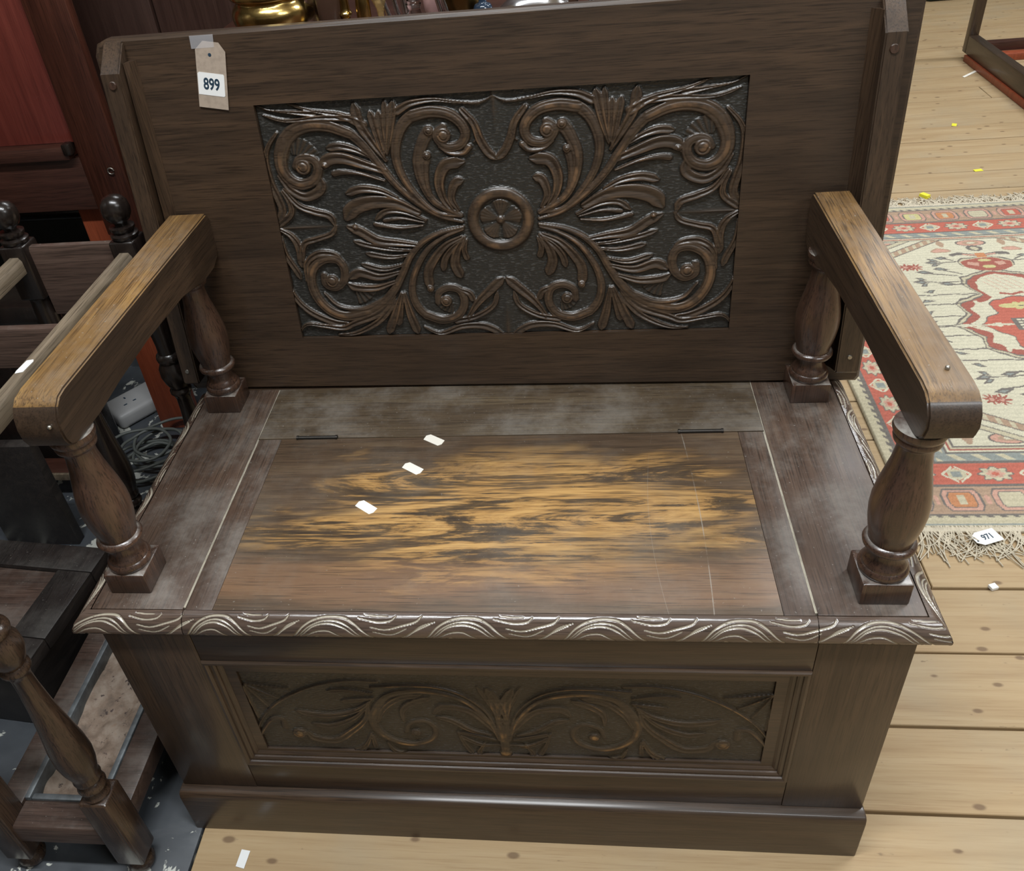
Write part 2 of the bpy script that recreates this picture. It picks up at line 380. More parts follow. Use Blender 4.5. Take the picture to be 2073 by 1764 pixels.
def rust_mat():
    nt = M_rust.node_tree; bs = nt.nodes['Principled BSDF']; v = coords(nt, (1, 1, 1))
    n = noise(nt, v, 16, 7, .7); n2 = noise(nt, v, 90, 4, .6)
    c = ramp(nt, n, [(.3, (.11, .085, .07)), (.45, (.26, .19, .14)), (.58, (.36, .29, .23)), (.75, (.33, .18, .10))])
    c = mix(nt, sstep(nt, n2, .60, .68), c, (.07, .05, .045)); nt.links.new(c, bs.inputs['Base Color'])
    nt.links.new(bump(nt, n2, .6, .002), bs.inputs['Normal'])
rust_mat()
M_zinc = plain('zinc_rim', (.20, .22, .23), .5, .5, var=.6, vs=40, bumpd=.002)
M_tape = plain('clear_tape', (.85, .87, .92), .08, trans=.0, alpha=.16)
M_darkbd = wood('dark_board', (.014, .012, .011), (.028, .023, .021), (.050, .040, .034), 'y', rough=.36, dust=.15)

# carving strokes: half widths at both ends (mm), kind, centre line in 0.1 mm
BACK_STROKES=[(2.5,6.5,'s',[(-538,2786),(-859,2882),(-1177,3106),(-1459,3395),(-1666,3697),(-1850,3971),(-2044,4154),(-2315,4265)]),
(6.5,9.0,'s',[(-2044,4154),(-2315,4265),(-2580,4290),(-2817,4228),(-2997,4074),(-3079,3902)]),
(9.0,4.5,'s',[(-2997,4074),(-3090,3880),(-3102,3678),(-3017,3525),(-2857,3449),(-2672,3498),(-2578,3630),(-2588,3765),(-2701,3834),(-2832,3811),(-2897,3713)]),
(2.2,7.4,'s',[(-553,2869),(-899,2943),(-1166,3198),(-1335,3480),(-1401,3750),(-1369,3989),(-1263,4207),(-1094,4345),(-852,4383)]),
(7.4,4.5,'s',[(-1094,4345),(-852,4383),(-600,4338),(-431,4204),(-381,4043),(-468,3909),(-645,3886),(-766,3979),(-787,4086),(-682,4165)]),
(3.4,7.4,'s',[(-552,2881),(-905,3094),(-1063,3399),(-1093,3713),(-984,3990),(-905,4103)]),
(2.2,4.7,'s',[(-930,3072),(-999,3373),(-996,3598),(-954,3772)]),
(2.2,7.4,'l',[(-648,2944),(-785,3158),(-815,3410),(-704,3628),(-447,3670)]),
(2.2,5.6,'l',[(-578,2964),(-662,3153),(-597,3355),(-481,3405)]),
(1.3,4.9,'l',[(-1786,3803),(-1971,3911),(-2187,3971),(-2389,3955)]),
(3.4,7.4,'l',[(-1570,3581),(-1870,3696),(-2170,3800),(-2400,3789),(-2513,3672)]),
(1.1,3.8,'s',[(-1611,3448),(-1935,3565),(-2204,3600),(-2344,3585)]),
(1.8,5.2,'l',[(-1464,3189),(-1700,3303),(-1971,3339),(-2211,3280)]),
(3.8,9.7,'l',[(-1172,2954),(-1497,3109),(-1840,3136),(-2132,3054),(-2275,2894)]),
(1.6,4.0,'l',[(-1071,2832),(-1400,2976),(-1653,2987),(-1833,2864)]),
(1.1,2.9,'s',[(-1098,2797),(-1413,2870),(-1696,2846)]),
(1.8,6.1,'l',[(-1548,3736),(-1729,4029),(-1858,4272),(-1903,4547)]),
(1.3,4.9,'l',[(-1564,3781),(-1624,4067),(-1691,4431)]),
(1.3,4.3,'l',[(-1533,3845),(-1555,4128),(-1572,4424)]),
(1.3,5.4,'l',[(-1525,3823),(-1433,4164),(-1349,4546)]),
(1.1,3.8,'l',[(-1533,3845),(-1489,4315),(-1465,4563)]),
(5.6,1.8,'l',[(-1807,4248),(-2113,4402),(-2498,4487),(-2843,4601)]),
(4.5,2.0,'l',[(-1987,4363),(-2449,4389),(-2901,4372),(-3232,4465)]),
(4.5,0.9,'l',[(-2505,4445),(-2876,4493),(-3137,4534),(-3310,4617)]),
(1.8,5.2,'l',[(-3082,4210),(-3249,4021),(-3320,3824),(-3315,3505),(-3259,3269),(-3232,3054),(-3361,2842)]),
(2.9,6.3,'l',[(-3167,3590),(-3035,3376),(-2823,3261),(-2594,3356),(-2560,3538)]),
(2.5,4.5,'l',[(-3141,3381),(-2965,3138),(-2748,3033),(-2525,2952),(-2461,2805)]),
(2.2,4.3,'l',[(-3169,3359),(-3090,3167),(-3112,3001),(-3355,2817)]),
(5.2,1.3,'l',[(-1301,4419),(-1095,4510),(-792,4540),(-478,4495),(-164,4467),(31,4547)]),
(3.4,5.2,'l',[(-404,4379),(-251,4183),(-182,3969),(-88,3793),(34,3683)]),
(2.9,1.3,'l',[(-286,4269),(-199,4034),(-272,3931)]),
(3.8,1.1,'s',[(-342,3871),(-436,3789),(-632,3799),(-775,3893)]),
(2.2,7.4,'s',[(-534,2703),(-887,2621),(-1157,2486),(-1372,2272),(-1525,1999),(-1680,1746),(-1883,1515),(-2180,1348),(-2516,1289)]),
(7.4,4.9,'s',[(-2180,1348),(-2516,1289),(-2777,1391),(-2949,1626),(-2999,1892),(-2916,2136),(-2720,2265),(-2528,2250),(-2442,2107),(-2477,1902),(-2620,1788),(-2771,1846),(-2777,1989)]),
(1.1,4.9,'s',[(-2822,1702),(-2612,1468),(-2247,1404),(-1879,1541)]),
(2.2,6.3,'l',[(-1186,2438),(-1486,2486),(-1834,2536),(-2095,2693),(-2272,2773)]),
(1.1,3.8,'l',[(-1312,2369),(-1617,2393),(-1987,2468),(-2215,2539)]),
(1.1,3.8,'l',[(-1368,2297),(-1681,2270),(-2055,2334)]),
(1.1,3.8,'l',[(-1458,2149),(-1804,2073),(-2154,2161)]),
(1.8,6.3,'l',[(-1534,2025),(-1895,1947),(-2200,2022),(-2373,1937)]),
(1.8,5.2,'l',[(-1626,1874),(-1970,1768),(-2288,1778),(-2413,1842)]),
(1.1,3.1,'s',[(-1127,2751),(-1455,2728),(-1707,2762),(-1844,2792)]),
(1.8,6.3,'s',[(-537,2667),(-824,2558),(-1101,2361),(-1316,2043),(-1413,1738),(-1384,1474),(-1237,1269),(-988,1181)]),
(6.3,4.5,'s',[(-1237,1269),(-988,1181),(-737,1255),(-622,1452),(-663,1663),(-836,1733),(-1001,1647),(-1029,1490)]),
(2.2,6.3,'l',[(-583,1211),(-404,1472),(-173,1699),(3,1860)]),
(4.5,3.4,'l',[(-770,1162),(-448,1234),(-170,1413),(-94,1645)]),
(1.1,4.3,'l',[(-694,1715),(-534,1633),(-474,1500)]),
(2.2,6.3,'l',[(-571,2548),(-814,2424),(-1012,2209),(-1132,1986),(-1127,1703)]),
(1.1,4.5,'l',[(-551,2511),(-726,2372),(-848,2203),(-898,2016)]),
(1.8,6.7,'l',[(-525,2547),(-647,2344),(-703,2123),(-629,1906)]),
(1.1,4.0,'l',[(-493,2509),(-543,2340),(-511,2179)]),
(1.8,4.9,'l',[(-3068,1921),(-3014,2204),(-2827,2350),(-2608,2347),(-2445,2235)]),
(4.5,3.4,'l',[(-3085,2283),(-2987,2531),(-2781,2598),(-2539,2674),(-2444,2804)]),
(1.6,5.6,'l',[(-3348,2792),(-3168,2662),(-3087,2460),(-3097,2155)]),
(1.6,4.3,'l',[(-3337,2669),(-3314,2367),(-3199,2081),(-3162,1950)]),
(1.8,4.9,'l',[(-3370,2035),(-3327,1690),(-3130,1401),(-2762,1185),(-2417,1121)]),
(1.3,4.9,'l',[(-3376,991),(-3215,1155),(-2950,1135),(-2626,1085),(-2410,1163),(-1984,1329),(-1697,1615)]),
(1.3,4.5,'l',[(-2711,961),(-2386,996),(-1974,1220),(-1704,1562)]),
(1.8,6.1,'l',[(-1593,1665),(-1724,1322),(-1884,970)]),
(1.3,4.5,'l',[(-1572,1638),(-1646,1347),(-1703,1104)]),
(1.8,6.1,'l',[(-1544,1663),(-1493,1289),(-1409,959)]),
(1.3,4.9,'l',[(-1297,1066),(-1037,950),(-681,1065),(-340,1056),(-40,899)])]
BACK_BOSSES=[(-2784,3703,11.7),
(-689,4049,10.3),
(-892,4124,6.7),
(-952,3783,5.8),
(-2459,3714,4.5),
(-2662,1902,10.3),
(-902,1507,9.0),
(-1124,1729,5.8),
(-2154,2768,4.0)]
FRONT_STROKES=[(0.9,2.4,'s',[(-3534,2104),(-3409,2512),(-3149,2910),(-2803,3222),(-2396,3453),(-1936,3567),(-1549,3552)]),
(2.4,1.1,'s',[(-1631,3443),(-1192,3494),(-767,3473),(-423,3309),(-155,2959),(-20,2476),(35,2166)]),
(1.7,5.4,'s',[(-12,2282),(-130,2737),(-376,3132),(-678,3318),(-1101,3373),(-1444,3254),(-1642,2972),(-1742,2704)]),
(5.4,2.6,'s',[(-1642,2972),(-1742,2704),(-1690,2396),(-1492,2187),(-1226,2120),(-957,2254),(-881,2512),(-1016,2690),(-1227,2612),(-1299,2415)]),
(1.5,4.8,'l',[(-1675,2630),(-1531,2976),(-1298,3205),(-1004,3288)]),
(1.5,5.4,'l',[(-1306,2685),(-1283,2931),(-1138,3102),(-883,3221)]),
(1.5,5.4,'l',[(55,2285),(-196,2734),(-392,2967),(-711,3028),(-860,2874)]),
(1.1,3.9,'l',[(-114,2394),(-371,2498),(-636,2715),(-827,2782)]),
(1.1,3.2,'l',[(-56,2280),(-294,2366),(-555,2431)]),
(1.1,3.2,'l',[(2,2164),(-246,2151),(-438,2260),(-561,2372)]),
(1.5,5.4,'l',[(-1730,3116),(-1845,2699),(-2107,2376),(-2356,2163),(-2657,2189),(-2753,2345)]),
(1.1,4.3,'l',[(-1713,3080),(-1998,2731),(-2357,2521),(-2629,2548)]),
(1.1,4.8,'l',[(-1679,3154),(-1944,2903),(-2308,2774),(-2645,2798),(-2791,2868)]),
(1.1,3.2,'l',[(-1651,3192),(-1879,3147),(-2110,3101)]),
(1.1,3.2,'l',[(-1655,3300),(-1973,3360),(-2266,3332)]),
(1.1,3.9,'s',[(-3545,2062),(-3367,2395),(-3190,2640),(-3049,2646),(-3047,2450)]),
(0.6,1.5,'s',[(-3400,3455),(-3186,2947)]),
(0.6,1.5,'s',[(-3421,3418),(-3393,2670)]),
(0.6,1.5,'s',[(-3396,3473),(-2815,3367)]),
(0.6,1.5,'s',[(-3431,3381),(-3478,2705)]),
(0.6,1.5,'s',[(-3399,3462),(-3002,3141)]),
(1.1,3.9,'l',[(-1812,2350),(-1929,2063),(-2124,1889)]),
(1.1,3.2,'l',[(-1795,2312),(-1801,1988)]),
(0.9,2.8,'l',[(-1818,2310),(-2005,1895)]),
(1.1,3.7,'l',[(-1614,2140),(-1508,1922),(-1169,1850)]),
(1.1,3.2,'l',[(-576,2449),(-495,2138),(-404,1900)]),
(1.1,3.2,'l',[(-220,2192),(-305,1987),(-293,1866)]),
(5.4,3.2,'s',[(65,1947),(90,2404),(134,2860)]),
(1.5,5.2,'l',[(126,2749),(68,3077),(-59,3358),(-97,3455)]),
(1.5,4.8,'l',[(133,2786),(179,3367)]),
(0.9,2.8,'l',[(93,2672),(-60,3072),(-216,3492)])]
FRONT_BOSSES=[(-2865,2319,10.4),
(-1164,2413,7.4),
(66,1967,8.7)]
CELL_STARTS=[-0.526, -0.3784, -0.2411, -0.0741, 0.0916, 0.2514, 0.406, 0.5457]
# ============================================================ THE SETTING
floor = tag(box('floor', (-4.5, 6.0), (-3.0, 7.5), (-.06, -.0212), M_joint, None, bev=0), kind='structure')
PW = .145; k = 0
y = .488 - PW*24
pm = {}
while y < 6.6:
    joints = {(.488): [.765]}.get(round(y, 3), [random.uniform(1.2, 4.2)])
    xs = [-.488] + joints + [5.5]
    for a, b in zip(xs[:-1], xs[1:]):
        if b-a < .3: continue
        L = b-a
        bm = bmesh.new(); bm_box(bm, (a+.0012, b-.0012), (y+.0022, y+PW-.0022), (-.021, random.uniform(-.0012, 0)), .0015, 1)
        from_bm('plank', bm, M_pine, floor, autosmooth=40)
    y += PW
box('painted_floor_strip', (-4.5, -.4905), (-3.0, 7.5), (-.021, -.0005), M_paint, floor, bev=.001)

M_wall = plain('dull_wall_paint', (.30, .29, .27), .8)
M_ceil = plain('white_ceiling_paint', (.78, .79, .78), .8)
tag(box('wall_back', (-4.6, 6.1), (7.2, 7.3), (-.06, 2.9), M_wall, None, 0), kind='structure')
tag(box('wall_front', (-4.6, 6.1), (-2.9, -2.8), (-.06, 2.9), M_wall, None, 0), kind='structure')
tag(box('wall_left', (-4.6, -4.5), (-2.8, 7.2), (-.06, 2.9), M_wall, None, 0), kind='structure')
tag(box('wall_right', (6.0, 6.1), (-2.8, 7.2), (-.06, 2.9), M_wall, None, 0), kind='structure')
tag(box('ceiling', (-4.6, 6.1), (-2.9, 7.3), (2.9, 3.0), M_ceil, None, 0), kind='structure')

# ============================================================ THE BENCH
B = empty('monks_bench', (0, .24, 0), 'carved dark oak monks bench with box seat and tilted table back, in the centre', 'bench')
B.name = 'storage_bench'; WL[B.name] = Vector((0, .24, 0))
# plinth: skirting around the chest
prism('plinth_front', [(-.014, 0), (-.014, .088), (-.0125, .096), (-.008, .1), (.006, .1), (.006, 0)], 'x', -.501, .501, M_oakx, B, bev=.003)
prism('plinth_side', [(-.501, 0), (-.501, .096), (-.496, .1), (-.485, .1), (-.485, 0)], 'y', .0065, .47, M_oaky, B)
prism('plinth_side', [(.485, 0), (.485, .1), (.496, .1), (.501, .096), (.501, 0)], 'y', .0065, .47, M_oaky, B)
# chest: stiles, rails, sides, back
X0, X1, Z0, Z1 = -.379, .389, .165, .410
box('stile', (-.497, X0), (.003, .025), (.1, .4655), M_oakz, B, .0015)
box('stile', (X1, .497), (.003, .025), (.1, .4655), M_oakz, B, .0015)
box('rail', (X0+.0002, X1-.0002), (.0034, .025), (Z1, .4655), M_oakx, B, .001)
box('rail', (X0+.0002, X1-.0002), (.0034, .025), (.1, Z0), M_oakx, B, .001)
box('side_panel', (-.4965, -.475), (.0255, .465), (.1, .4655), M_oaky, B)
box('side_panel', (.475, .4965), (.0255, .465), (.1, .4655), M_oaky, B)
box('back_panel', (-.4745, .4745), (.445, .465), (.02, .4655), M_oakx, B)
# mitred moulding round the front panel
def mitred(name, prof, rect, side, mat, parent):
    """prof (inset, y) run along one side of rect, mitred at both ends"""
    x0, x1, z0, z1 = rect; V = []
    for i, yv in prof:
        if side == 'top': V += [(x0+i, yv, z1-i), (x1-i, yv, z1-i)]
        if side == 'bottom': V += [(x0+i, yv, z0+i), (x1-i, yv, z0+i)]
        if side == 'left': V += [(x0+i, yv, z0+i), (x0+i, yv, z1-i)]
        if side == 'right': V += [(x1-i, yv, z0+i), (x1-i, yv, z1-i)]
    bm = bmesh.new(); vs = [bm.verts.new(v) for v in V]; n = len(prof)
    for j in range(n):
        k = (j+1) % n; bm.faces.new((vs[2*j], vs[2*j+1], vs[2*k+1], vs[2*k]))
    bm.faces.new([vs[2*j] for j in range(n)]); bm.faces.new([vs[2*j+1] for j in range(n)][::-1])
    return from_bm(name, bm, mat, parent, autosmooth=30)
mp = [(.0003, .022), (.0003, .0015), (.002, -.0005), (.005, -.0008), (.008, .0015), (.0085, .004), (.012, .0042), (.0145, .0062), (.0148, .0085), (.018, .009), (.021, .0115), (.0215, .022)]
for s in ('top', 'bottom', 'left', 'right'): mitred('panel_moulding', mp, (X0, X1, Z0, Z1), s, M_oakx if s in ('top', 'bottom') else M_oakz, B)

# ---- relief carving from brush strokes (all metric, in the plane of the panel)
WIDE = 1.36
def carve(strokes, bosses, a0, a1, b0, b1, step, depth, cx, rough_bg, ring=None, extra=None):
    na = int((a1-a0)/step)+1; nb = int((b1-b0)/step)+1
    A = np.linspace(a0, a1, na); Bv = np.linspace(b0, b1, nb); H = np.zeros((nb, na)); 
    def stamp(pc, w, amp, kind, tdir):
        ia0 = max(0, int((pc[0]-w-a0)/step)); ia1 = min(na, int((pc[0]+w-a0)/step)+2)
        ib0 = max(0, int((pc[1]-w-b0)/step)); ib1 = min(nb, int((pc[1]+w-b0)/step)+2)
        if ia0 >= ia1 or ib0 >= ib1: return
        dx = A[ia0:ia1][None, :]-pc[0]; dy = Bv[ib0:ib1][:, None]-pc[1]
        d = np.abs(-dx*tdir[1]+dy*tdir[0]); al = np.abs(dx*tdir[0]+dy*tdir[1])
        t = d/w; rr = np.sqrt(dx*dx+dy*dy)/w
        if kind == 's': p = np.sqrt(np.clip(1-rr*rr, 0, 1))*.62+.38*(rr < 1)*np.clip((1-rr)*6, 0, 1); p = p*(1-.16*np.exp(-((t-.45)/.12)**2))
        else: p = np.clip((1-rr)*6, 0, 1)*(.50+.50*np.clip(t*1.5, 0, 1)**.8)*np.sqrt(np.clip(1.02-rr**6, 0, 1))
        if kind == 'l': p = np.where(al < max(step*1.2, w*.35), p, p*.93)
        s = H[ib0:ib1, ia0:ia1]; np.maximum(s, amp*p, out=s)
    rr_ = random.Random(3)
    for mir in (1, -1):
        for w0, w1, kind, P in strokes:
            w0, w1 = w0*1.25+.3, w1*WIDE
            Q = np.array(P, float)/1e4
            if mir < 0: Q[:, 0] = 2*cx-Q[:, 0]
            n_ = max(4, int(np.linalg.norm(Q[1]-Q[0])/step*1.2)); C_ = catmull(Q, 26)
            L = np.concatenate([[0], np.cumsum(np.linalg.norm(np.diff(C_, axis=0), axis=1))]); m_ = int(L[-1]/(step*.8))+2
            s = np.linspace(0, L[-1], m_); C_ = np.stack([np.interp(s, L, C_[:, 0]), np.interp(s, L, C_[:, 1])], 1)
            T = np.gradient(C_, axis=0); T /= np.linalg.norm(T, axis=1)[:, None]+1e-12
            j = rr_.uniform(.86, 1.0)
            for i in range(m_):
                u = i/(m_-1); w_ = (w0+(w1-w0)*u)/1000
                if kind == 'l': w_ = (w0+(w1-w0)*math.sin(min(1, u*1.15)*math.pi/2))/1000; w_ *= min(1, .35+(1-u)*6)
                am = depth*j*(.62+.38*math.sin(math.pi*min(1, .25+u*.75)))
                stamp(C_[i], max(w_, step*1.5), am, kind, T[i])
        for bx_, bz_, r in bosses:
            c0 = bx_/1e4; c0 = 2*cx-c0 if mir < 0 else c0; r = r/1000
            ia = np.where(np.abs(A-c0) < r*1.2)[0]; ib = np.where(np.abs(Bv-bz_/1e4) < r*1.2)[0]
            if len(ia) == 0 or len(ib) == 0: continue
            dx = A[ia][None, :]-c0; dy = Bv[ib][:, None]-bz_/1e4; d = np.sqrt(dx*dx+dy*dy)/r
            p = np.where(d < 1, np.sqrt(np.clip(1-d*d, 0, 1))*.55+.55, 0)*(1-.3*np.exp(-((d-.62-.1*np.arctan2(dy, dx*mir)/3.14)/.08)**2))
            s = H[ib[0]:ib[-1]+1, ia[0]:ia[-1]+1]; np.maximum(s, depth*p*(d < 1), out=s)
    AA, BB = np.meshgrid(A, Bv)
    if extra is not None: H = extra(AA, BB, H)
    # soften one cell, chisel marks in the sunk ground
    K = H.copy(); K[1:-1, 1:-1] = (H[1:-1, 1:-1]*4+H[:-2, 1:-1]+H[2:, 1:-1]+H[1:-1, :-2]+H[1:-1, 2:])/8; H = K
    crest = np.clip(H/depth, 0, 1)
    nz = rng.random(H.shape); nz = (nz+np.roll(nz, 1, 1)+np.roll(nz, 2, 1)+np.roll(nz, 3, 1))/4
    H = H+(nz-.5)*rough_bg*np.clip(1-crest*3, 0, 1)
    return A, Bv, H, crest
def relief_mesh(name, A, Bv, H, crest, base, mat, parent, Mx=None, lip=.004):
    AA, BB = np.meshgrid(A, Bv); V = np.stack([AA, base-H, BB], -1).reshape(-1, 3)
    nb, na = H.shape; F = gridfaces(nb, na)
    # thin side walls and back so the panel is a solid board
    per = np.concatenate([np.arange(na), np.arange(1, nb)*na+na-1, (nb-1)*na+np.arange(na-2, -1, -1), np.arange(nb-2, 0, -1)*na])
    W = V[per].copy(); W[:, 1] = base+lip; n0 = len(V); V = np.vstack([V, W]); k = len(per)
    ring = np.stack([per, n0+np.arange(k), n0+(np.arange(k)+1) % k, per[(np.arange(k)+1) % k]], 1)
    F = np.vstack([F, ring]); cr = np.concatenate([crest.ravel(), np.zeros(k)])
    if Mx is not None: V = V @ np.array(Mx.to_3x3()).T + np.array(Mx.translation)
    return mesh_np(name, V, F, mat, parent, smooth=True, attr={'crest': cr})

# front panel: flat board with carved field let in
fx0, fx1, fz0, fz1 = -.343, .353, .192, .376
bm = bmesh.new()
for (xa, xb, za, zb) in ((X0+.015, X1-.015, fz1, Z1-.012), (X0+.015, X1-.015, Z0+.012, fz0), (X0+.015, fx0, fz0, fz1), (fx1, X1-.015, fz0, fz1)):
    bm_box(bm, (xa, xb), (.0118, .021), (za, zb), 0)
bmesh.ops.remove_doubles(bm, verts=bm.verts, dist=1e-5)
fp = from_bm('front_panel', bm, M_oakx, B)
A, Bv, H, cr = carve(FRONT_STROKES, FRONT_BOSSES, fx0, fx1, fz0, fz1, .001, .0042, .0066, .0003)
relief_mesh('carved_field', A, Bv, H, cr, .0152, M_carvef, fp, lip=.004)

# seat boards
ZS = .4965; TH = .026
box('gap_shade_rail', (-.505, .505), (.4855, .510), (.43, .4955), M_oakx, B, .001)  # added strip, closes the bright gap below the back so it reads as shadow
box('seat_deck', (-.47, .47), (.03, .44), (.4405, ZS-TH-.0002), M_joint, B, 0)
side_prof = [(-.382, ZS-TH), (-.382, ZS-.001), (-.383, ZS), (-.507, ZS), (-.5071, ZS-TH)]
def board_hole(): pass
box('seat_board', (-.5055, -.3825), (.0165, .485), (ZS-TH, ZS), M_seaty, B, .0012)
box('seat_board', (.3860, .5055), (.0165, .485), (ZS-TH, ZS), M_seaty, B, .0012)
box('seat_board', (-.3818, .3853), (.3535, .485), (ZS-TH, ZS-.0003), M_seatx, B, .0010)
box('joint_dust', (-.3826, -.3817), (.02, .484), (ZS-TH, ZS-.0006), M_dustfill, B, 0)
box('joint_dust', (.3852, .3861), (.02, .484), (ZS-TH, ZS-.0005), M_dustfill, B, 0)
lid = box('lid', (-.3430, .3480), (.0160, .3515), (ZS-TH, ZS), M_lid, B, .0006)
box('cleat', (-.3800, -.3433), (.0160, .3515), (ZS-TH, ZS-.0002), M_seaty, lid, .0008)
box('cleat', (.3483, .3835), (.0160, .3515), (ZS-TH, ZS-.0001), M_seaty, lid, .0008)
box('joint_dust', (.3836, .3851), (.02, .352), (ZS-TH, ZS-.0008), M_dustfill, B, 0)
box('joint_dust', (-.3816, -.3801), (.02, .352), (ZS-TH, ZS-.0012), M_dustfill, B, 0)
for hx in (-.286, .295):
    bm = bmesh.new(); Mh = Matrix.Translation((hx, .3525, ZS+.0012)) @ Matrix.Rotation(math.pi/2, 4, 'Y')
    bmesh.ops.create_cone(bm, cap_ends=True, segments=14, radius1=.0032, radius2=.0032, depth=.064, matrix=Mh)
    bmesh.ops.create_cone(bm, cap_ends=True, segments=14, radius1=.0039, radius2=.0039, depth=.003, matrix=Matrix.Translation((hx-.031, .3525, ZS+.0012)) @ Matrix.Rotation(math.pi/2, 4, 'Y'))
    bmesh.ops.create_cone(bm, cap_ends=True, segments=14, radius1=.0039, radius2=.0039, depth=.003, matrix=Matrix.Translation((hx+.031, .3525, ZS+.0012)) @ Matrix.Rotation(math.pi/2, 4, 'Y'))
    from_bm('hinge', bm, M_steel, lid, autosmooth=40)
# carved edge moulding: profile (outward, z) swept, gouge cuts pressed in
MP = catmull([(0, .4966), (.006, .4948), (.0120, .4902), (.0166, .4840), (.0190, .4768), (.0182, .4708), (.0135, .4670), (.0080, .4665)], 5)
CELL = [(.9, [(.03, .90), (.13, .46), (.24, .24), (.35, .22), (.44, .38), (.53, .72), (.61, .94)]), (.9, [(.72, .92), (.86, .76), (.98, .38), (1.09, .22)]), (.9, [(.56, .02), (.66, .06), (.74, .05)]),
        (1.5, [(0, .92), (.11, .38), (.24, .12), (.39, .10), (.48, .28), (.57, .62), (.66, .93)]),
        (1.1, [(.08, .74), (.18, .40), (.30, .30), (.41, .44), (.49, .70), (.59, .95)]),
        (1.1, [(.09, .84), (.18, .60), (.28, .54), (.35, .68), (.43, .92)]),
        (1.2, [(.13, .95), (.20, .80), (.26, .95)]),
        (1.0, [(.52, .12), (.66, .24), (.76, .20), (.80, .06)]),
        (1.3, [(.61, .40), (.72, .48), (.84, .36), (.95, .22), (.99, .05)]),
        (1.1, [(.63, .56), (.76, .65), (.88, .44)]),
        (1.3, [(.66, .93), (.82, .85), (.94, .52), (1.06, .28)]),
        (1.6, [(.47, .86), (.50, .98)])]
def moulding(name, s0, s1, fn, starts, parent, miter=(0, 0), step=.00062, v0=.06, v1=.84):
    """fn(s, out, z) -> xyz ; s along the edge"""
    L = np.concatenate([[0], np.cumsum(np.linalg.norm(np.diff(MP, axis=0), axis=1))]); nv = 46
    tv = np.linspace(0, L[-1], nv); O_ = np.interp(tv, L, MP[:, 0]); Z_ = np.interp(tv, L, MP[:, 1]); v = tv/L[-1]
    ns = int((s1-s0)/step)+1; U = np.linspace(0, 1, ns)
    S = s0+(s1-s0)*U[None, :]*np.ones((nv, 1)); cut = np.zeros((nv, ns)); Sx = S[0]
    hgt = L[-1]
    for i in range(len(starts)-1):
        a, b = starts[i], starts[i+1]
        for w_, P in CELL:
            C_ = catmull([(a+(b-a)*p[0], (v0+v1*p[1])*hgt) for p in P], 60)
            q = len(C_)
            for j, (cs, ct) in enumerate(C_):
                ww = w_/1000*(.55+.45*math.sin(math.pi*min(1, (j+.5)/q)))*1.25
                i0 = np.searchsorted(Sx, cs-ww); i1 = np.searchsorted(Sx, cs+ww)
                if i1 <= i0: continue
                d = np.sqrt((Sx[i0:i1][None, :]-cs)**2+(tv[:, None]-ct)**2)/ww
                c = np.clip(1-d, 0, 1); s_ = cut[:, i0:i1]; np.maximum(s_, c, out=s_)
    T = np.stack([np.gradient(O_, tv), np.gradient(Z_, tv)], 1); Nn = np.stack([-T[:, 1], T[:, 0]], 1); Nn *= np.sign(Nn[:, :1]+1e-9)
    d = cut*.0019
    o_ = O_[:, None]-d*Nn[:, :1]; z_ = Z_[:, None]-d*Nn[:, 1:]
    # mitre: ends run out with the projection
    S = S+np.where(U[None, :] < .5, -miter[0]*O_[:, None]*(1-2*U[None, :]), miter[1]*O_[:, None]*(2*U[None, :]-1))
    V = fn(S, o_, z_).reshape(-1, 3)
    F = gridfaces(nv, ns)
    return mesh_np(name, V, F, M_mould, parent, smooth=True, attr={'cut': cut.ravel()})
def close_back(o, fn_axis): pass
fn_front = lambda S, o, z: np.stack([S, .0150-o, z], -1)
cs = CELL_STARTS; cs = [cs[0]+.004]+cs[1:]
MF = [('edge_moulding', -.512, -.3815, (1, 0)), ('edge_moulding', -.3805, .3845, (0, 0)), ('edge_moulding', .3855, .512, (0, 1))]
for n_, a, b, mi in MF:
    par = lid if a == -.3805 else B
    S_a = a; S_b = b
    O = lambda S, o, z, a=a, b=b, mi=mi: np.stack([np.where((S < a+.004) & (mi[0] > 0), S, S), .0150-o, z], -1)
    if mi == (0, 0): moulding(n_, a, b, fn_front, cs, par)
    else:
        def fnm(S, o, z, a=a, b=b, mi=mi):
            u = (S-a)/(b-a)
            X = S + (-(o)*(1-u) if mi[0] else (o)*u)
            return np.stack([X, .0150-o, z], -1)
        moulding(n_, a+(.0015 if mi[0] else 0), b-(.0015 if mi[1] else 0), fnm, cs, par)
sd = [.015+.155*i for i in range(5)]
moulding('edge_moulding', .0150, .485, lambda S, o, z: np.stack([-.5065-o*1.22, S-o*(1-(S-.015)/.47), z-.0004], -1), sd, B, v0=.02, v1=.52)
moulding('edge_moulding', .0150, .485, lambda S, o, z: np.stack([.5065+o*1.22, S-o*(1-(S-.015)/.47), z-.0004], -1), sd, B, v0=.02, v1=.60)
# quirk boards behind the mouldings (dark groove at the top edge, body below)
box('moulding_core', (-.5100, -.5058), (.0152, .4845), (ZS-TH, ZS-.0060), M_oaky, B, 0)
box('moulding_core', (.5058, .5100), (.0152, .4845), (ZS-TH, ZS-.0060), M_oaky, B, 0)
box('moulding_core', (-.5105, .5105), (.0068, .0158), (.4665, ZS-.0045), M_oakx, B, 0)

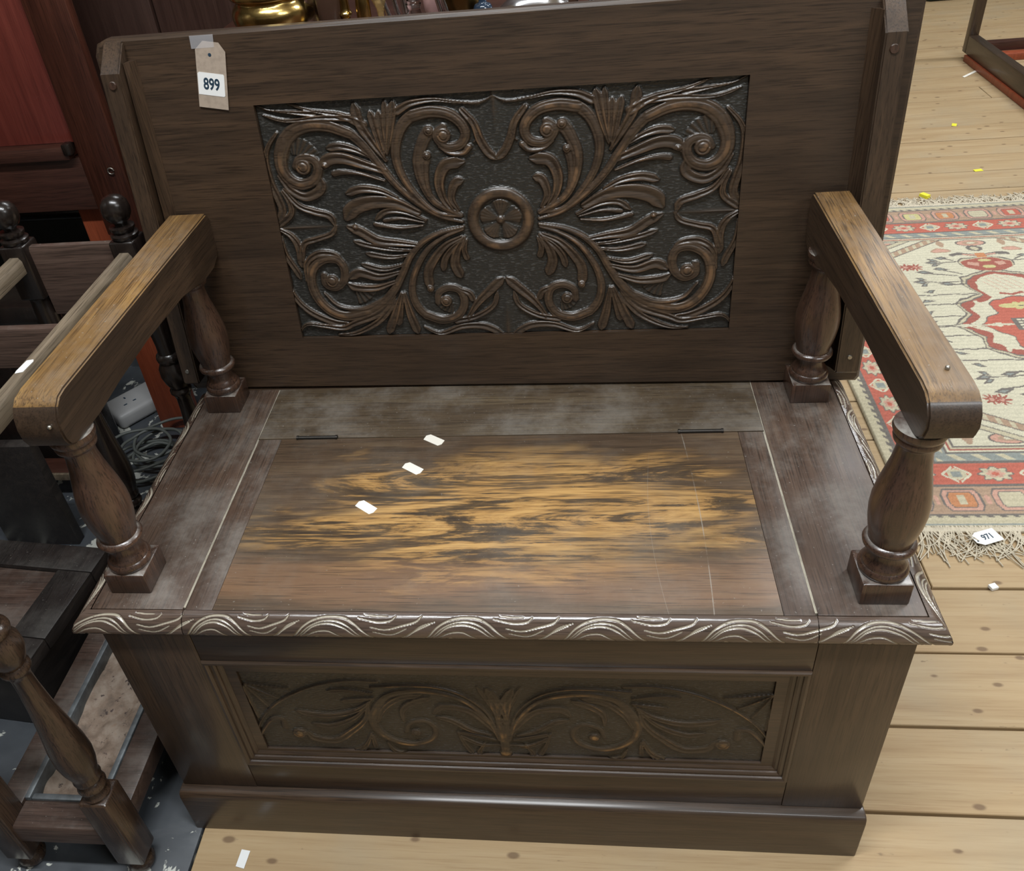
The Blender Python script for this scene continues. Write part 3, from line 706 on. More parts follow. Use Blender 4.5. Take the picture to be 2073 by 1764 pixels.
# arm posts: square block and turned baluster
BZ = .530
bal = [(.0250, 0), (.0272, .003), (.0280, .007), (.0272, .011), (.0248, .0135), (.0248, .0150), (.0240, .0185), (.0215, .0220), (.0195, .0265), (.0186, .0330), (.0192, .0390),
       (.0245, .0415), (.0282, .0450), (.0290, .0485), (.0276, .0520), (.0238, .0540), (.0240, .0610), (.0265, .070), (.0290, .085), (.0305, .102), (.0300, .118), (.0275, .136),
       (.0240, .154), (.0205, .172), (.0185, .188), (.0180, .198), (.0190, .202), (.0235, .205), (.0245, .209), (.0235, .213), (.0255, .216), (.0270, .221), (.0262, .226)]
def arm_post(x, y, ztop):
    bm = bmesh.new(); bm_box(bm, (x-.0277, x+.0277), (y-.0277, y+.0277), (ZS, BZ), .0022, 2)
    f_ = (ztop-BZ)/.226
    bm_lathe(bm, [(r, BZ-.001+z*f_) for r, z in bal], (x, y), 40)
    # cut corners on the block top
    return from_bm('arm_post', bm, M_turn, B, autosmooth=45, org=(x, y, ZS))
arm_post(-.4617, .069, .746); arm_post(-.4600, .4495, .744)
arm_post(.4617, .0600, .742); arm_post(.4617, .4440, .738)
def arm(xi0, xo0, xi1, xo1, prof):
    """prof: outline (y,z); x limits interpolated from front to back"""
    bm = bmesh.new(); bm_prism(bm, prof, 'x', 0, 1, 0)
    ys = [p[0] for p in prof]; y0, y1 = min(ys), max(ys)
    for v in bm.verts:
        t = (v.co.y-y0)/(y1-y0); a = xi0+(xi1-xi0)*t; b = xo0+(xo1-xo0)*t; v.co.x = a if v.co.x < .5 else b
    es = [e for e in bm.edges if abs(e.verts[0].co.x-e.verts[1].co.x) < .012]
    bmesh.ops.recalc_face_normals(bm, faces=bm.faces)
    bmesh.ops.bevel(bm, geom=es, offset=.0022, segments=2, affect='EDGES')
    bmesh.ops.recalc_face_normals(bm, faces=bm.faces)
    for f in bm.faces: f.material_index = 0 if (f.normal.z > .8 and abs(f.normal.x) < .6) else 1
    o = from_bm('arm', bm, M_arm, B, autosmooth=35); o.data.materials.append(M_oaky); return o
fr = lambda yz: [(.056, yz[0]), (.044, yz[0]-.004), (.035, yz[0]-.012), (.030, yz[0]-.024), (.0285, yz[0]-.038), (.031, yz[0]-.050), (.037, yz[0]-.060), (.046, yz[0]-.065)]
frL = [(.063, .811), (.050, .809), (.040, .802), (.033, .790), (.030, .776), (.031, .762), (.036, .751), (.046, .7455)]
armL = arm(-.441, -.494, -.430, -.489, frL+[(.104, .744), (.16, .749), (.25, .752), (.366, .747), (.41, .738), (.44, .731), (.48, .731), (.503, .740), (.5105, .760), (.5125, .790), (.511, .803), (.504, .811)])
frR = [(.058, .797), (.044, .795), (.033, .789), (.025, .778), (.022, .764), (.026, .750), (.036, .742), (.048, .739)]
armR = arm(.449, .4985, .439, .4875, frR+[(.12, .740), (.215, .745), (.327, .742), (.39, .735), (.42, .726), (.46, .724), (.478, .732), (.4855, .75), (.4870, .785), (.486, .798), (.479, .807)])
for (x, y, z) in ((-.452, .0295, .782), (.478, .075, .8005)):
    bm = bmesh.new(); bmesh.ops.create_uvsphere(bm, u_segments=12, v_segments=6, radius=.0026, matrix=Matrix.Translation((x, y, z-.0012 if x > 0 else z)))
    from_bm('dowel_plug', bm, M_screw, armR if x > 0 else armL, smooth=True)

# tilted table back
MB = Matrix.Translation((.008, .478, .5)) @ Matrix.Rotation(-.02, 4, 'Z') @ Matrix.Rotation(-.08, 4, 'X')
def mbox(bm, x, y, z, bev=0, seg=2): bm_box(bm, x, y, z, bev, seg, MB)
T0, T1, TT = -.545, .538, .561
RX0, RX1, RZ0, RZ1 = -.332, .338, .0925, .462
bm = bmesh.new()
# front skin with a sunk opening for the carving: ring of four boards + backing
def outline():
    pts = [(T0+.004, -.0025), (T1-.004, -.0025), (T1, .004), (T1, TT-.02), (T1-.006, TT-.006), (T1-.02, TT)]
    pts += [(T0+.022, TT), (T0+.007, TT-.006), (T0, TT-.022), (T0, .004)]
    return pts
pts = outline(); inner = [(RX0, RZ0), (RX1, RZ0), (RX1, RZ1), (RX0, RZ1)]
def addv(p, y): return bm.verts.new(MB @ Vector((p[0], y, p[1])))
e = .0045
def inset(p):
    cx_, cz_ = -.0035, .28
    return (p[0]-math.copysign(e, p[0]-cx_), p[1]-math.copysign(e, p[1]-cz_))
o1 = [addv(inset(p), 0) for p in pts]; o2 = [addv(p, e) for p in pts]; o3 = [addv(p, .022) for p in pts]
i1 = [addv(p, 0) for p in inner]; i2 = [addv(p, .0075) for p in inner]
n = len(pts)
for r1, r2 in ((o1, o2), (o2, o3)):
    for i in range(n): bm.faces.new((r1[i], r1[(i+1) % n], r2[(i+1) % n], r2[i]))
bm.faces.new(o3)
for i in range(4): bm.faces.new((i1[i], i1[(i+1) % 4], i2[(i+1) % 4], i2[i]))
# ring face split in four
bm.faces.new([o1[0], o1[1], i1[1], i1[0]]); bm.faces.new([o1[1], o1[2], o1[3], o1[4], o1[5], i1[2], i1[1]])
bm.faces.new([o1[5], o1[6], i1[3], i1[2]]); bm.faces.new([o1[6], o1[7], o1[8], o1[9], o1[0], i1[0], i1[3]])
backrest = from_bm('table_back', bm, M_oakx, B, autosmooth=30)
# carved centre
def back_extra(AA, BB, H):
    D = .0062; cx, cz = .003, .279
    dx = AA-cx; dy = BB-cz; r = np.sqrt(dx*dx+dy*dy); th = np.arctan2(dy, dx)
    ringp = np.exp(-((r-.0405)/.0085)**6)*(.82+.18*np.cos((r-.0405)/.0085*2.2))
    inside = r < .0335
    pet = np.abs(np.sin(2.5*th+.9)); pl = np.clip(pet*1.4, 0, 1)*(.35+.35*np.clip(r/.03, 0, 1))*(r < .031*(.86+.14*pet))
    pl = pl*(1+.10*np.sin(th*34)); 
    boss = np.clip(1-(r/.007)**2, 0, 1)**.5*.95
    H = np.where(r < .05, 0, H)
    H = np.where(inside, D*np.maximum(pl*.8, boss), H)
    H = np.maximum(H, D*ringp)
    # fluted shells inside the big scrolls, broad low ridge lines through the middle of the panel
    for (sx, sz, r0, r1, t0, t1) in ((-.2897+.0, .3745, .014, .040, .35, 1.75), (-.2350, .1885, .014, .040, -1.45, -.25), (-.0795, .1585, .012, .030, -2.7, -1.6)):
        for mir in (1, -1):
            ddx = (AA-cx)*mir-(sx-cx); ddy = BB-sz; rr = np.sqrt(ddx**2+ddy**2); tt = np.arctan2(ddy, ddx)
            mk = (rr > r0) & (rr < r1) & (tt > t0) & (tt < t1)
            H = np.where(mk, np.maximum(H, D*(.30+.16*np.sin(tt*26))), H)
    for mir in (1, -1):   # keel from the outer edge to the leaf tips
        ddx = (AA-cx)*mir; mk = np.exp(-(np.abs(dy)/.004))*np.clip((-ddx-.215)/.08, 0, 1)*.55
        H = np.maximum(H, D*mk)
    mk = np.exp(-(np.abs(dx)/.005))*np.clip((np.abs(dy)-.12)/.05, 0, 1)*.5
    return np.maximum(H, D*mk)
A, Bv, H, cr = carve(BACK_STROKES, BACK_BOSSES, RX0+.0003, RX1-.0003, RZ0+.0003, RZ1-.0003, .00085, .0068, .003, .0005, extra=back_extra)
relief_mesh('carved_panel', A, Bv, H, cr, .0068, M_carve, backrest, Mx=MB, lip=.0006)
# battens with chamfered tops, screwed to the face at both ends
def batten(x0t, x1t, x0b, x1b, top, bot):
    bm = bmesh.new()
    prof = [(-.0004, bot), (-.0004, top), (-.006, top-.002), (-.036, top-.036), (-.0365, bot+.003), (-.034, bot)]
    v0 = []; v1 = []
    for yv, zv in prof:
        t = (zv-bot)/(top-bot); a = x0b+(x0t-x0b)*t; b = x1b+(x1t-x1b)*t
        v0.append(bm.verts.new(MB @ Vector((a, yv, zv)))); v1.append(bm.verts.new(MB @ Vector((b, yv, zv))))
    f0 = bm.faces.new(v0); f1 = bm.faces.new(v1[::-1]); n = len(prof)
    for i in range(n): bm.faces.new((v0[i], v1[i], v1[(i+1) % n], v0[(i+1) % n]))
    bmesh.ops.bevel(bm, geom=list(set(f0.edges) | set(f1.edges)), offset=.002, segments=2, affect='EDGES')
    return from_bm('batten', bm, M_oakz, backrest, autosmooth=35)
b1 = batten(-.524, -.496, -.538, -.511, .558, .030); b2 = batten(.485, .511, .490, .523, .545, .034)
for par, px_, pz_, mt_ in ((b1, -.510, .507, M_turn), (b1, -.526, .055, M_screw), (b2, .498, .490, M_turn), (b2, .507, .062, M_screw)):
    bm = bmesh.new(); Mh = MB @ Matrix.Translation((px_, -.0370, pz_)) @ Matrix.Rotation(math.pi/2, 4, 'X')
    bmesh.ops.create_cone(bm, cap_ends=True, segments=20, radius1=.0058 if mt_ is M_turn else .0036, radius2=.005 if mt_ is M_turn else .003, depth=.0022, matrix=Mh)
    from_bm('screw_plug' if mt_ is M_turn else 'screw_head', bm, mt_, par, autosmooth=40)
# cove strips in the angle between batten and face
for (a, b) in ((-.4955, -.484), (.473, .4848)):
    bm = bmesh.new(); s = 1 if a < 0 else -1; xs = a if a < 0 else b
    pr_ = [(xs, -.0004), (xs, -.020), (xs+s*.003, -.012), (xs+s*.010, -.0004)]
    v0 = [bm.verts.new(MB @ Vector((p[0] - s*.008, p[1], .03))) for p in pr_]; v1 = [bm.verts.new(MB @ Vector((p[0], p[1], .532))) for p in pr_]
    f0 = bm.faces.new(v0); bm.faces.new(v1[::-1])
    for i in range(4): bm.faces.new((v0[i], v1[i], v1[(i+1) % 4], v0[(i+1) % 4]))
    from_bm('cove_strip', bm, M_oakz, backrest, autosmooth=30)

# ============================================================ LABELS AND STICKERS ON THE BENCH
def rot_plate(name, poly, th, M, mat, parent=None):
    """thin plate: outline poly (x,z) in local plane y=0, front towards -y"""
    bm = bmesh.new(); f = [bm.verts.new(M @ Vector((p[0], -th, p[1]))) for p in poly]; b = [bm.verts.new(M @ Vector((p[0], 0, p[1]))) for p in poly]
    bm.faces.new(f); bm.faces.new(b[::-1]); n = len(poly)
    for i in range(n): bm.faces.new((f[i], f[(i+1) % n], b[(i+1) % n], b[i]))
    return from_bm(name, bm, mat, parent)
TG = MB @ Matrix.Translation((-.3805, -.0018, .5085)) @ Matrix.Rotation(.175, 4, 'Y')
TAG = empty('price_tag', tuple(MB @ Vector((-.38, -.001, .51))), 'buff card tag with white 899 sticker taped to the top left of bench back', 'tag')
card = [(-.0210, -.0475), (.0210, -.0475), (.0210, .0300), (.0120, .0410), (-.0100, .0410), (-.0210, .0290)]
rot_plate('card', card, .0006, TG, M_card, TAG)
st = [(-.0205, -.0300), (.0155, -.0300), (.0170, -.0285), (.0170, -.0015), (.0155, 0), (-.0185, 0), (-.0205, -.002)]
rot_plate('sticker', st, .0003, TG @ Matrix.Translation((.0005, -.0007, 0)), M_white, TAG)
text('printed_number', '899', .0215, TG @ Matrix.Translation((-.0008, -.00115, -.0155)) @ Matrix.Rotation(math.pi/2, 4, 'X') @ Matrix.Scale(.72, 4, (1, 0, 0)), M_ink, TAG, bold=.0005)
rot_plate('punched_hole', [(.0024*math.cos(a*math.pi/5), .0024*math.sin(a*math.pi/5)) for a in range(10)], .0002, TG @ Matrix.Translation((-.0010, -.0007, .0240)), M_ink, TAG)
rot_plate('tape', [(-.0175, -.006), (.0150, -.006), (.0170, .0105), (-.0165, .0105)], .0002, MB @ Matrix.Translation((-.3835, -.0026, .5475)), M_tape, TAG)
labs = ['blank cream sticker on the seat lid, nearest the front edge', 'blank cream sticker on the seat lid, middle one of the three', 'blank cream sticker lying across the joint at the back of the seat lid']
for (cx, cy, an), lb in zip(((-.1795, .1985, -.56), (-.1247, .2790, -.53), (-.1010, .3435, -.50)), labs):
    c, s = math.cos(an), math.sin(an)
    poly = [(-.015, -.0065), (.013, -.0085), (.0165, -.003), (.0155, .0065), (-.012, .0085), (-.0165, .003)]
    bm = bmesh.new(); bm_prism(bm, [(cx+c*p[0]-s*p[1], cy+s*p[0]+c*p[1]) for p in poly], 'z', ZS+.0001, ZS+.0005)
    tag(from_bm('paper_sticker', bm, M_cream), lb, 'sticker', 'blank stickers on the seat lid')
# ============================================================ UMBRELLA STAND, LEFT
ST = empty('umbrella_stand', (-.656, .215, 0), 'dark oak umbrella stand with ball finials and turned legs, left of the bench', 'stand')
def stand_post(x, y):
    bm = bmesh.new()
    bm_lathe(bm, [(.010, 0), (.018, .003), (.021, .012), (.018, .022), (.012, .028), (.014, .034)], (x, y), 24)
    bm_box(bm, (x-.0215, x+.0215), (y-.0215, y+.0215), (.034, .205), .004, 2)
    v = [(.018, .204), (.0195, .210), (.016, .215), (.014, .219), (.0185, .223), (.020, .229), (.0185, .235), (.015, .239), (.018, .243), (.0195, .248), (.018, .254),
         (.0195, .262), (.0235, .280), (.0255, .300), (.0245, .325), (.020, .365), (.0155, .410), (.0130, .450), (.0125, .475), (.015, .485), (.0185, .489), (.0185, .494), (.0150, .499),
         (.020, .510), (.0240, .525), (.0235, .540), (.018, .552), (.0205, .556), (.0215, .561), (.0205, .566), (.0155, .570), (.0150, .585), (.0175, .62), (.0185, .66), (.017, .682), (.0195, .688)]
    bm_lathe(bm, v, (x, y), 26)
    bm_box(bm, (x-.021, x+.021), (y-.021, y+.021), (.688, .782), .004, 2)
    bm_lathe(bm, [(.018, .781), (.021, .785), (.021, .789), (.0155, .792), (.019, .797), (.019, .801), (.0095, .804), (.010, .807), (.0165, .812), (.0208, .820), (.0215, .828), (.0200, .838), (.0145, .846), (.007, .8495), (0, .8505)], (x, y), 28)
    return from_bm('post', bm, M_black if y > .3 else M_standz, ST, autosmooth=45, org=(x, y, 0))
SX = (-.748, -.566); SY = (-.070, .500)
for x in SX:
    for y_ in SY: stand_post(x, y_)
# top rails
for x in SX: prism('top_rail', [(x-.011, .738), (x-.011, .758), (x-.007, .765), (x+.007, .765), (x+.011, .758), (x+.011, .738)], 'y', SY[0]+.021, SY[1]-.021, M_rail, ST)
for y_ in (SY[0], SY[1]): prism('cross_rail', [(y_-.008, .655), (y_-.008, .769), (y_-.005, .775), (y_+.005, .775), (y_+.008, .769), (y_+.008, .655)], 'x', SX[0]+.021, SX[1]-.021, M_stand, ST)
prism('cross_rail', [(.27, .700), (.27, .756), (.273, .760), (.285, .760), (.288, .756), (.288, .700)], 'x', SX[0]+.011, SX[1]-.011, M_stand, ST)
prism('cross_rail', [(.27, .300), (.27, .326), (.288, .326), (.288, .300)], 'x', SX[0]+.011, SX[1]-.011, M_stand, ST) if False else None
# stretchers
prism('stretcher', [(-.085, .082), (-.085, .116), (-.082, .120), (-.044, .120), (-.040, .116), (-.040, .082)], 'x', SX[0]+.0215, SX[1]-.0215, M_stand, ST)
prism('stretcher', [(.480, .082), (.480, .120), (.520, .120), (.520, .082)], 'x', SX[0]+.0215, SX[1]-.0215, M_stand, ST)
box('stretcher', (-.771, -.731), (SY[0]+.0215, SY[1]-.0215), (.082, .120), M_stand, ST, .003)
box('stretcher', (-.602, -.560), (SY[0]+.0215, SY[1]-.0215), (.082, .120), M_stand, ST, .003)
# drip tray, rusted, with a turned zinc rim, sitting in the stretchers
TR = empty('drip_tray', (-.666, .2, .085), 'rusty metal drip tray with grey zinc rim, in the foot of the umbrella stand', 'tray')
nx, ny = 40, 130
gx = np.linspace(-.728, -.606, nx); gy = np.linspace(-.038, .478, ny); GX, GY = np.meshgrid(gx, gy)
nzs = rng.random((ny//6+3, nx//6+3)); 
zi = np.kron(nzs, np.ones((6, 6)))[:ny, :nx]
for _ in range(4): zi = (zi+np.roll(zi, 1, 0)+np.roll(zi, -1, 0)+np.roll(zi, 1, 1)+np.roll(zi, -1, 1))/5
V = np.stack([GX, GY, .092+zi*.012], -1).reshape(-1, 3)
mesh_np('tray_base', V, gridfaces(ny, nx), M_rust, TR, smooth=True)
for (xa, xb, ya, yb) in ((-.7305, -.7205, -.040, .479), (-.613, -.603, -.040, .479), (-.7200, -.6135, -.040, -.030), (-.7200, -.6135, .469, .479)):
    box('tray_rim', (xa, xb), (ya, yb), (.088, .123 if xa < -.72 else .1205), M_zinc, TR, .0025)
bm = bmesh.new(); c, s = math.cos(.75), math.sin(.75); cx, cy = -.5665, .175
bm_prism(bm, [(-.5715, .160), (-.5625, .163), (-.5605, .186), (-.5625, .190), (-.5705, .188), (-.5725, .165)], 'z', .7651, .7656)
tag(from_bm('paper_sticker', bm, M_white), 'white blank sticker on the right top rail of the umbrella stand', 'sticker')

# ============================================================ LEFT: framed dark box, plank, floor clutter
MBX = Matrix.Translation((-.915, .285, 0)) @ Matrix.Rotation(-.10, 4, 'Z')
BX = empty('blanket_box', (-.915, .285, 0), 'low dark oak box with a framed panel lid, left of the umbrella stand', 'box')
bm = bmesh.new(); bm_box(bm, (-.13, .125), (-.12, .125), (.0, .165), .003, 2, MBX); from_bm('box_body', bm, M_darkbd, BX, autosmooth=40)
for (a, b, c_, d) in ((-.14, .135, .075, .135), (-.14, .135, -.13, -.075), (-.14, -.075, -.0745, .0745), (.065, .135, -.0745, .0745)):
    bm = bmesh.new(); bm_box(bm, (a, b), (c_, d), (.1655, .195), .003, 2, MBX); from_bm('lid_rail', bm, M_darkbd, BX, autosmooth=40)
bm = bmesh.new(); bm_box(bm, (-.0745, .0645), (-.0742, .0742), (.1655, .186), .001, 2, MBX); from_bm('lid_panel', bm, M_stand, BX, autosmooth=40)
tag(box('plank', (-1.16, -.992), (.60, .625), (.0, .285), M_darkbd), 'dark grey plank standing upright behind the umbrella stand', 'plank').name = 'upright_plank'
sh = empty('low_shelf', (-1.1, .86, 0), 'low brown wooden shelf with a pale front edge on the floor behind the stand', 'shelf')
box('shelf_board', (-1.35, -1.02), (.752, .805), (.064, .080), M_mahogx, sh, .002)
box('shelf_edge', (-1.35, -1.02), (.744, .7515), (.062, .081), M_rail, sh, .002)
box('shelf_foot', (-1.35, -1.33), (.76, .80), (.0, .0635), M_mahogx, sh, .002)
box('shelf_foot', (-1.045, -1.025), (.76, .80), (.0, .0635), M_mahogx, sh, .002)
TK_ = empty('gap_darkening_trunk', (-1.25, .9, 0), 'added black trunk shape darkening the gap behind the umbrella stand', 'trunk')  # added black volume, makes the gap behind the stand read as dark
box('trunk_body', (-1.55, -1.035), (.85, .955), (.0, .42), M_black, TK_, .01)
box('trunk_lid', (-1.555, -1.030), (.845, .960), (.4205, .47), M_black, TK_, .012)
DC = empty('shading_cupboard', (-1.75, .0, 0), 'added tall dark cupboard out of view, shading the left side', 'cupboard')  # added out of view to keep light off the left side
box('cupboard_body', (-2.1, -1.40), (-.5, .60), (.0, 1.6), M_oakz, DC, .006)
box('cupboard_door', (-1.399, -1.38), (-.45, .55), (.08, 1.5), M_oakz, DC, .004)

# socket block and cable coil
SO = empty('extension_socket', (-1.04, 1.1, 0), 'grey white plastic extension socket block behind the bench on the left', 'socket')
MS = Matrix.Translation((-1.035, 1.115, 0)) @ Matrix.Rotation(.9, 4, 'Z')
bm = bmesh.new(); bm_box(bm, (-.105, .105), (-.05, .05), (.0, .045), .012, 3, MS); from_bm('case', bm, M_plastic, SO, autosmooth=50)
for sx_ in (-.05, .05):
    for (hx, hy, w_, h_) in ((0, .018, .004, .009), (-.013, -.012, .009, .004), (.013, -.012, .009, .004)):
        bm = bmesh.new(); bm_box(bm, (sx_+hx-w_/2, sx_+hx+w_/2), (hy-h_/2, hy+h_/2), (.0452, .0458), 0, 1, MS); from_bm('pin_hole', bm, M_ink, SO)
def coil(cx, cy, R, turns, mat, name, lab, seed, z0=.006):
    r_ = np.random.default_rng(seed); t = np.linspace(0, turns*2*math.pi, int(turns*40)); ph = r_.random(4)*6
    rr = R*(1+.22*np.sin(t*.37+ph[0])+.08*np.sin(t*1.3+ph[1])); x = cx+rr*np.cos(t)+.03*np.sin(t*.21+ph[2]); y_ = cy+rr*.9*np.sin(t)+.03*np.cos(t*.17+ph[3])
    z = z0+.0045*np.arange(len(t))/40*1.7+.004*np.sin(t*2.3)**2
    V, F = tube_np(np.stack([x, y_, z], 1), .0038, 7)
    return tag(mesh_np(name, V, F, mat, smooth=True), lab, 'cable')
coil(-.912, .885, .075, 7, M_cable, 'cable_coil', 'tangled coil of dark grey cable on the floor, behind the bench on the left', 5)
coil(-.880, .655, .038, 2.2, M_cable2, 'cable_coil', 'pale cream cable looped below the dark grey cable coil', 9, z0=.006)

# ============================================================ MAHOGANY FRAME (upper left)
MH = empty('mahogany_frame', (-1.2, 1.0, 0), 'tall red mahogany panelled frame with thick stile, upper left behind the stand', 'furniture')
box('stile', (-.893, -.805), (.985, 1.012), (.56, 1.45), M_mahog, MH, .004)
box('stile', (-1.75, -1.66), (.985, 1.012), (.0, 1.45), M_mahog, MH, .004)
box('rail', (-1.659, -.8935), (.988, 1.010), (.621, .736), M_mahogx, MH, .002)
box('ledge', (-1.659, -.905), (.972, 1.010), (.7365, .764), M_mahogx, MH, .003)
box('rail', (-1.659, -.8935), (.988, 1.010), (1.33, 1.45), M_mahogx, MH, .003)
box('panel', (-1.659, -.8935), (1.000, 1.008), (.7645, 1.3295), M_redpan, MH, .001)
bm = bmesh.new()
V, F = tube_np([(-.832+.0065*math.cos(t), .981, .706+.0065*math.sin(t)) for t in np.linspace(0, 5.6, 22)], .0013, 6)
mesh_np('screw_eye', V, F, M_screw, MH, smooth=True)
bm.free()
box('pivot', (-.912, -.8935), (.965, .9875), (.748, .772), M_black, MH, .004)
tag(box('orange_board', (-.957, -.850), (1.0125, 1.03), (.0, .90), M_orange, None, .002), 'orange red board standing upright behind the mahogany frame', 'board')
# dark chair-like shape in the gap below the rail
CH = empty('curved_chair', (-1.35, 1.35, 0), 'dark chair with a curved grey back seen below the red frame', 'chair')
t = np.linspace(-.9, .9, 24); P = np.stack([-1.33+.33*np.sin(t), 1.42-.10*np.cos(t), np.full(24, .43)+.05*np.cos(t)], 1)
V1, F1 = tube_np(P, .022, 10); mesh_np('curved_rail', V1, F1, M_black, CH, smooth=True)
box('seat_back', (-1.62, -1.02), (1.45, 1.47), (.22, .60), plain('grey_green_cloth', (.045, .047, .040), .9), CH, .006)
for x in (-1.6, -1.05): box('leg', (x-.015, x+.015), (1.36, 1.39), (0, .43), M_black, CH, .003)

# ============================================================ WARDROBE AND TABLE BEHIND THE BENCH
WD = empty('wardrobe', (-.75, 1.5, 0), 'brown wooden wardrobe with a dark joint line, behind the bench on the left', 'wardrobe')
box('side', (-1.02, -.793), (1.30, 1.80), (0, 1.75), M_brown, WD, .003)
box('door', (-.787, .33), (1.302, 1.80), (0, 1.75), M_brown, WD, .003)
TB = empty('display_table', (.0, .95, 0), 'mahogany table standing behind the bench back, crowded with brass and glass', 'table')
box('tabletop', (-.50, .40), (.66, 1.24), (.955, .975), M_mahogx, TB, .004)
for x in (-.46, .36):
    for y_ in (.70, 1.20): box('leg', (x-.025, x+.025), (y_-.025, y_+.025), (0, .9548), M_mahog, TB, .003)
ZT = .9752
def item(name, prof, x, y, mat, lab, cat, n=28, sp=6):
    o = lathe(name, prof, (x, y), mat, None, n, sp, 50, ZT); return tag(o, lab, cat)
pot = item('brass_pot', [(.036, 0), (.044, .004), (.055, .018), (.064, .034), (.066, .048), (.063, .058), (.057, .066), (.058, .070), (.064, .074), (.062, .085), (.052, .10), (.046, .115), (.055, .13), (.050, .13), (.040, .115)], -.357, .80, M_brass, 'big round brass pot with a ridged band, leftmost on the table', 'pot', 40)
for (a, zz) in ((-1.75, .03),):
    pass
item('glass_bottle', [(.010, 0), (.011, .02), (.010, .06), (.006, .09), (.006, .12)], -.290, .785, M_glass, 'slim clear glass bottle right beside the big brass pot', 'bottle')
item('brown_vase', [(.012, 0), (.018, .015), (.023, .045), (.021, .08), (.012, .11), (.014, .13)], -.264, .80, M_dkceram, 'dark brown glazed vase between brass pot and candlestick', 'vase')
item('brass_candlestick', [(.020, 0), (.019, .008), (.009, .016), (.007, .03), (.011, .036), (.008, .045), (.008, .08), (.013, .09), (.013, .12)], -.238, .795, M_brass, 'brass candlestick with a round knop, right of the brown vase', 'candlestick')
item('brass_bell', [(.017, 0), (.016, .006), (.012, .02), (.0115, .05), (.008, .075), (.003, .09), (.004, .12)], -.207, .79, M_brass, 'brass hand bell shape with bright rim on the display table', 'bell')
item('glass_goblet', [(.016, 0), (.010, .014), (.004, .02), (.006, .04), (.015, .06), (.017, .10)], -.181, .795, plain('amber_glass', (.75, .55, .25), .08, trans=.8), 'amber tinted cut glass goblet beside the brass bell', 'glass', 9, 1)
for i, (dx, a, lb) in enumerate(((-.162, -.35, 'leftmost'), (-.150, -.2, 'second'), (-.139, -.12, 'third'))):
    V, F = tube_np([(dx, .80, ZT+.002), (dx+a*.04, .80, ZT+.05), (dx+a*.09, .80, ZT+.13)], [.0055, .004, .0055], 8)
    tag(mesh_np('silver_spoon_handle', V, F, M_silver, smooth=True), 'silver cutlery handle, %s of three leaning together' % lb, 'cutlery', 'cutlery handles').name = 'cutlery_handle'
item('ribbed_glass', [(.010, 0), (.012, .01), (.010, .02), (.0125, .028), (.010, .036), (.0125, .044), (.010, .052), (.012, .10)], -.126, .79, M_glass, 'ribbed clear glass stopper left of the pink china vase', 'glass', 20, 2)
item('pink_vase', [(.018, 0), (.024, .02), (.026, .05), (.020, .09), (.022, .12)], -.098, .87, M_pink, 'plain pink china vase among the glass and silver', 'vase')
for i, (dx, lb) in enumerate(((-.0890, 'left'), (-.0790, 'right'))):
    V, F = tube_np([(dx+.010, .80, ZT+.001), (dx-.002, .80, ZT+.05), (dx-.02, .80, ZT+.13)], [.0035, .0035, .0045], 8)
    tag(mesh_np('brass_rod', V, F, M_silver, smooth=True), 'thin pale metal rod, %s one of the leaning pair' % lb, 'rod', 'leaning rods')
item('brown_bowl', [(.018, 0), (.026, .008), (.034, .03), (.038, .06), (.036, .10)], -.054, .84, M_brassd, 'dull brown brass jar in front of the display, right of the rods', 'jar', 32)
item('steel_ball', [(.0, 0), (.010, .004), (.0165, .018), (.013, .032), (.006, .038), (.008, .07), (.013, .12)], -.018, .80, M_navy, 'dark blue round knob stand with a shiny highlight', 'ornament')
item('silver_dish', [(.060, 0), (.064, .004), (.056, .020), (.036, .034), (.012, .041), (.004, .050), (.007, .058), (0, .064)], .062, .82, M_silver, 'domed silver dish cover, largest silver piece on the table', 'dish', 44)
item('dark_bottle', [(.008, 0), (.010, .03), (.009, .07), (.005, .10)], .122, .80, M_dkceram, 'small dark bottle right of the domed silver dish', 'bottle')
item('blue_bowl', [(.024, 0), (.030, .012), (.034, .035), (.036, .06)], .180, .80, M_navy, 'dark blue bowl at the right end of the crowded table', 'bowl', 32)

# ============================================================ RUG
RG = empty('rug', (1.297, 1.37, 0), 'cream and red patterned woollen rug with fringed ends, right of the bench', 'rug')
rx0, rx1, ry0, ry1 = .778, 1.816, .640, 2.100; st_ = .0025
gx = np.arange(rx0, rx1+1e-6, st_); gy = np.arange(ry0, ry1+1e-6, st_); GX, GY = np.meshgrid(gx, gy); sh_ = GX.shape
wob = .0016*np.sin(GX*70+GY*33)+.0012*np.sin(GX*151)+.0012*np.sin(GY*173)
DX = np.abs(GX-1.297); SXs = GX-1.297; DYs = GY-1.372; DY = np.abs(DYs)
def srgb(r, g, b): return tuple((x/255)**2.2 for x in (r, g, b))
CR, RED, PINK, SLATE, BLUE, BRN, ORG, DRD, YEL, TAN = srgb(206, 202, 178), srgb(182, 74, 62), srgb(196, 146, 130), srgb(84, 82, 86), srgb(122, 134, 134), srgb(164, 134, 112), srgb(190, 118, 72), srgb(150, 58, 54), srgb(196, 188, 128), srgb(190, 182, 154)
C = np.tile(np.array(CR), sh_+(1,))
def put(mask, col): C[mask] = col
def poly(x, y, P):
    ins = np.zeros(x.shape, bool); n = len(P); j = n-1
    for i in range(n):
        xi, yi = P[i]; xj, yj = P[j]
        if yi != yj: ins ^= ((yi > y) != (yj > y)) & (x < (xj-xi)*(y-yi)/(yj-yi)+xi)
        j = i
    return ins
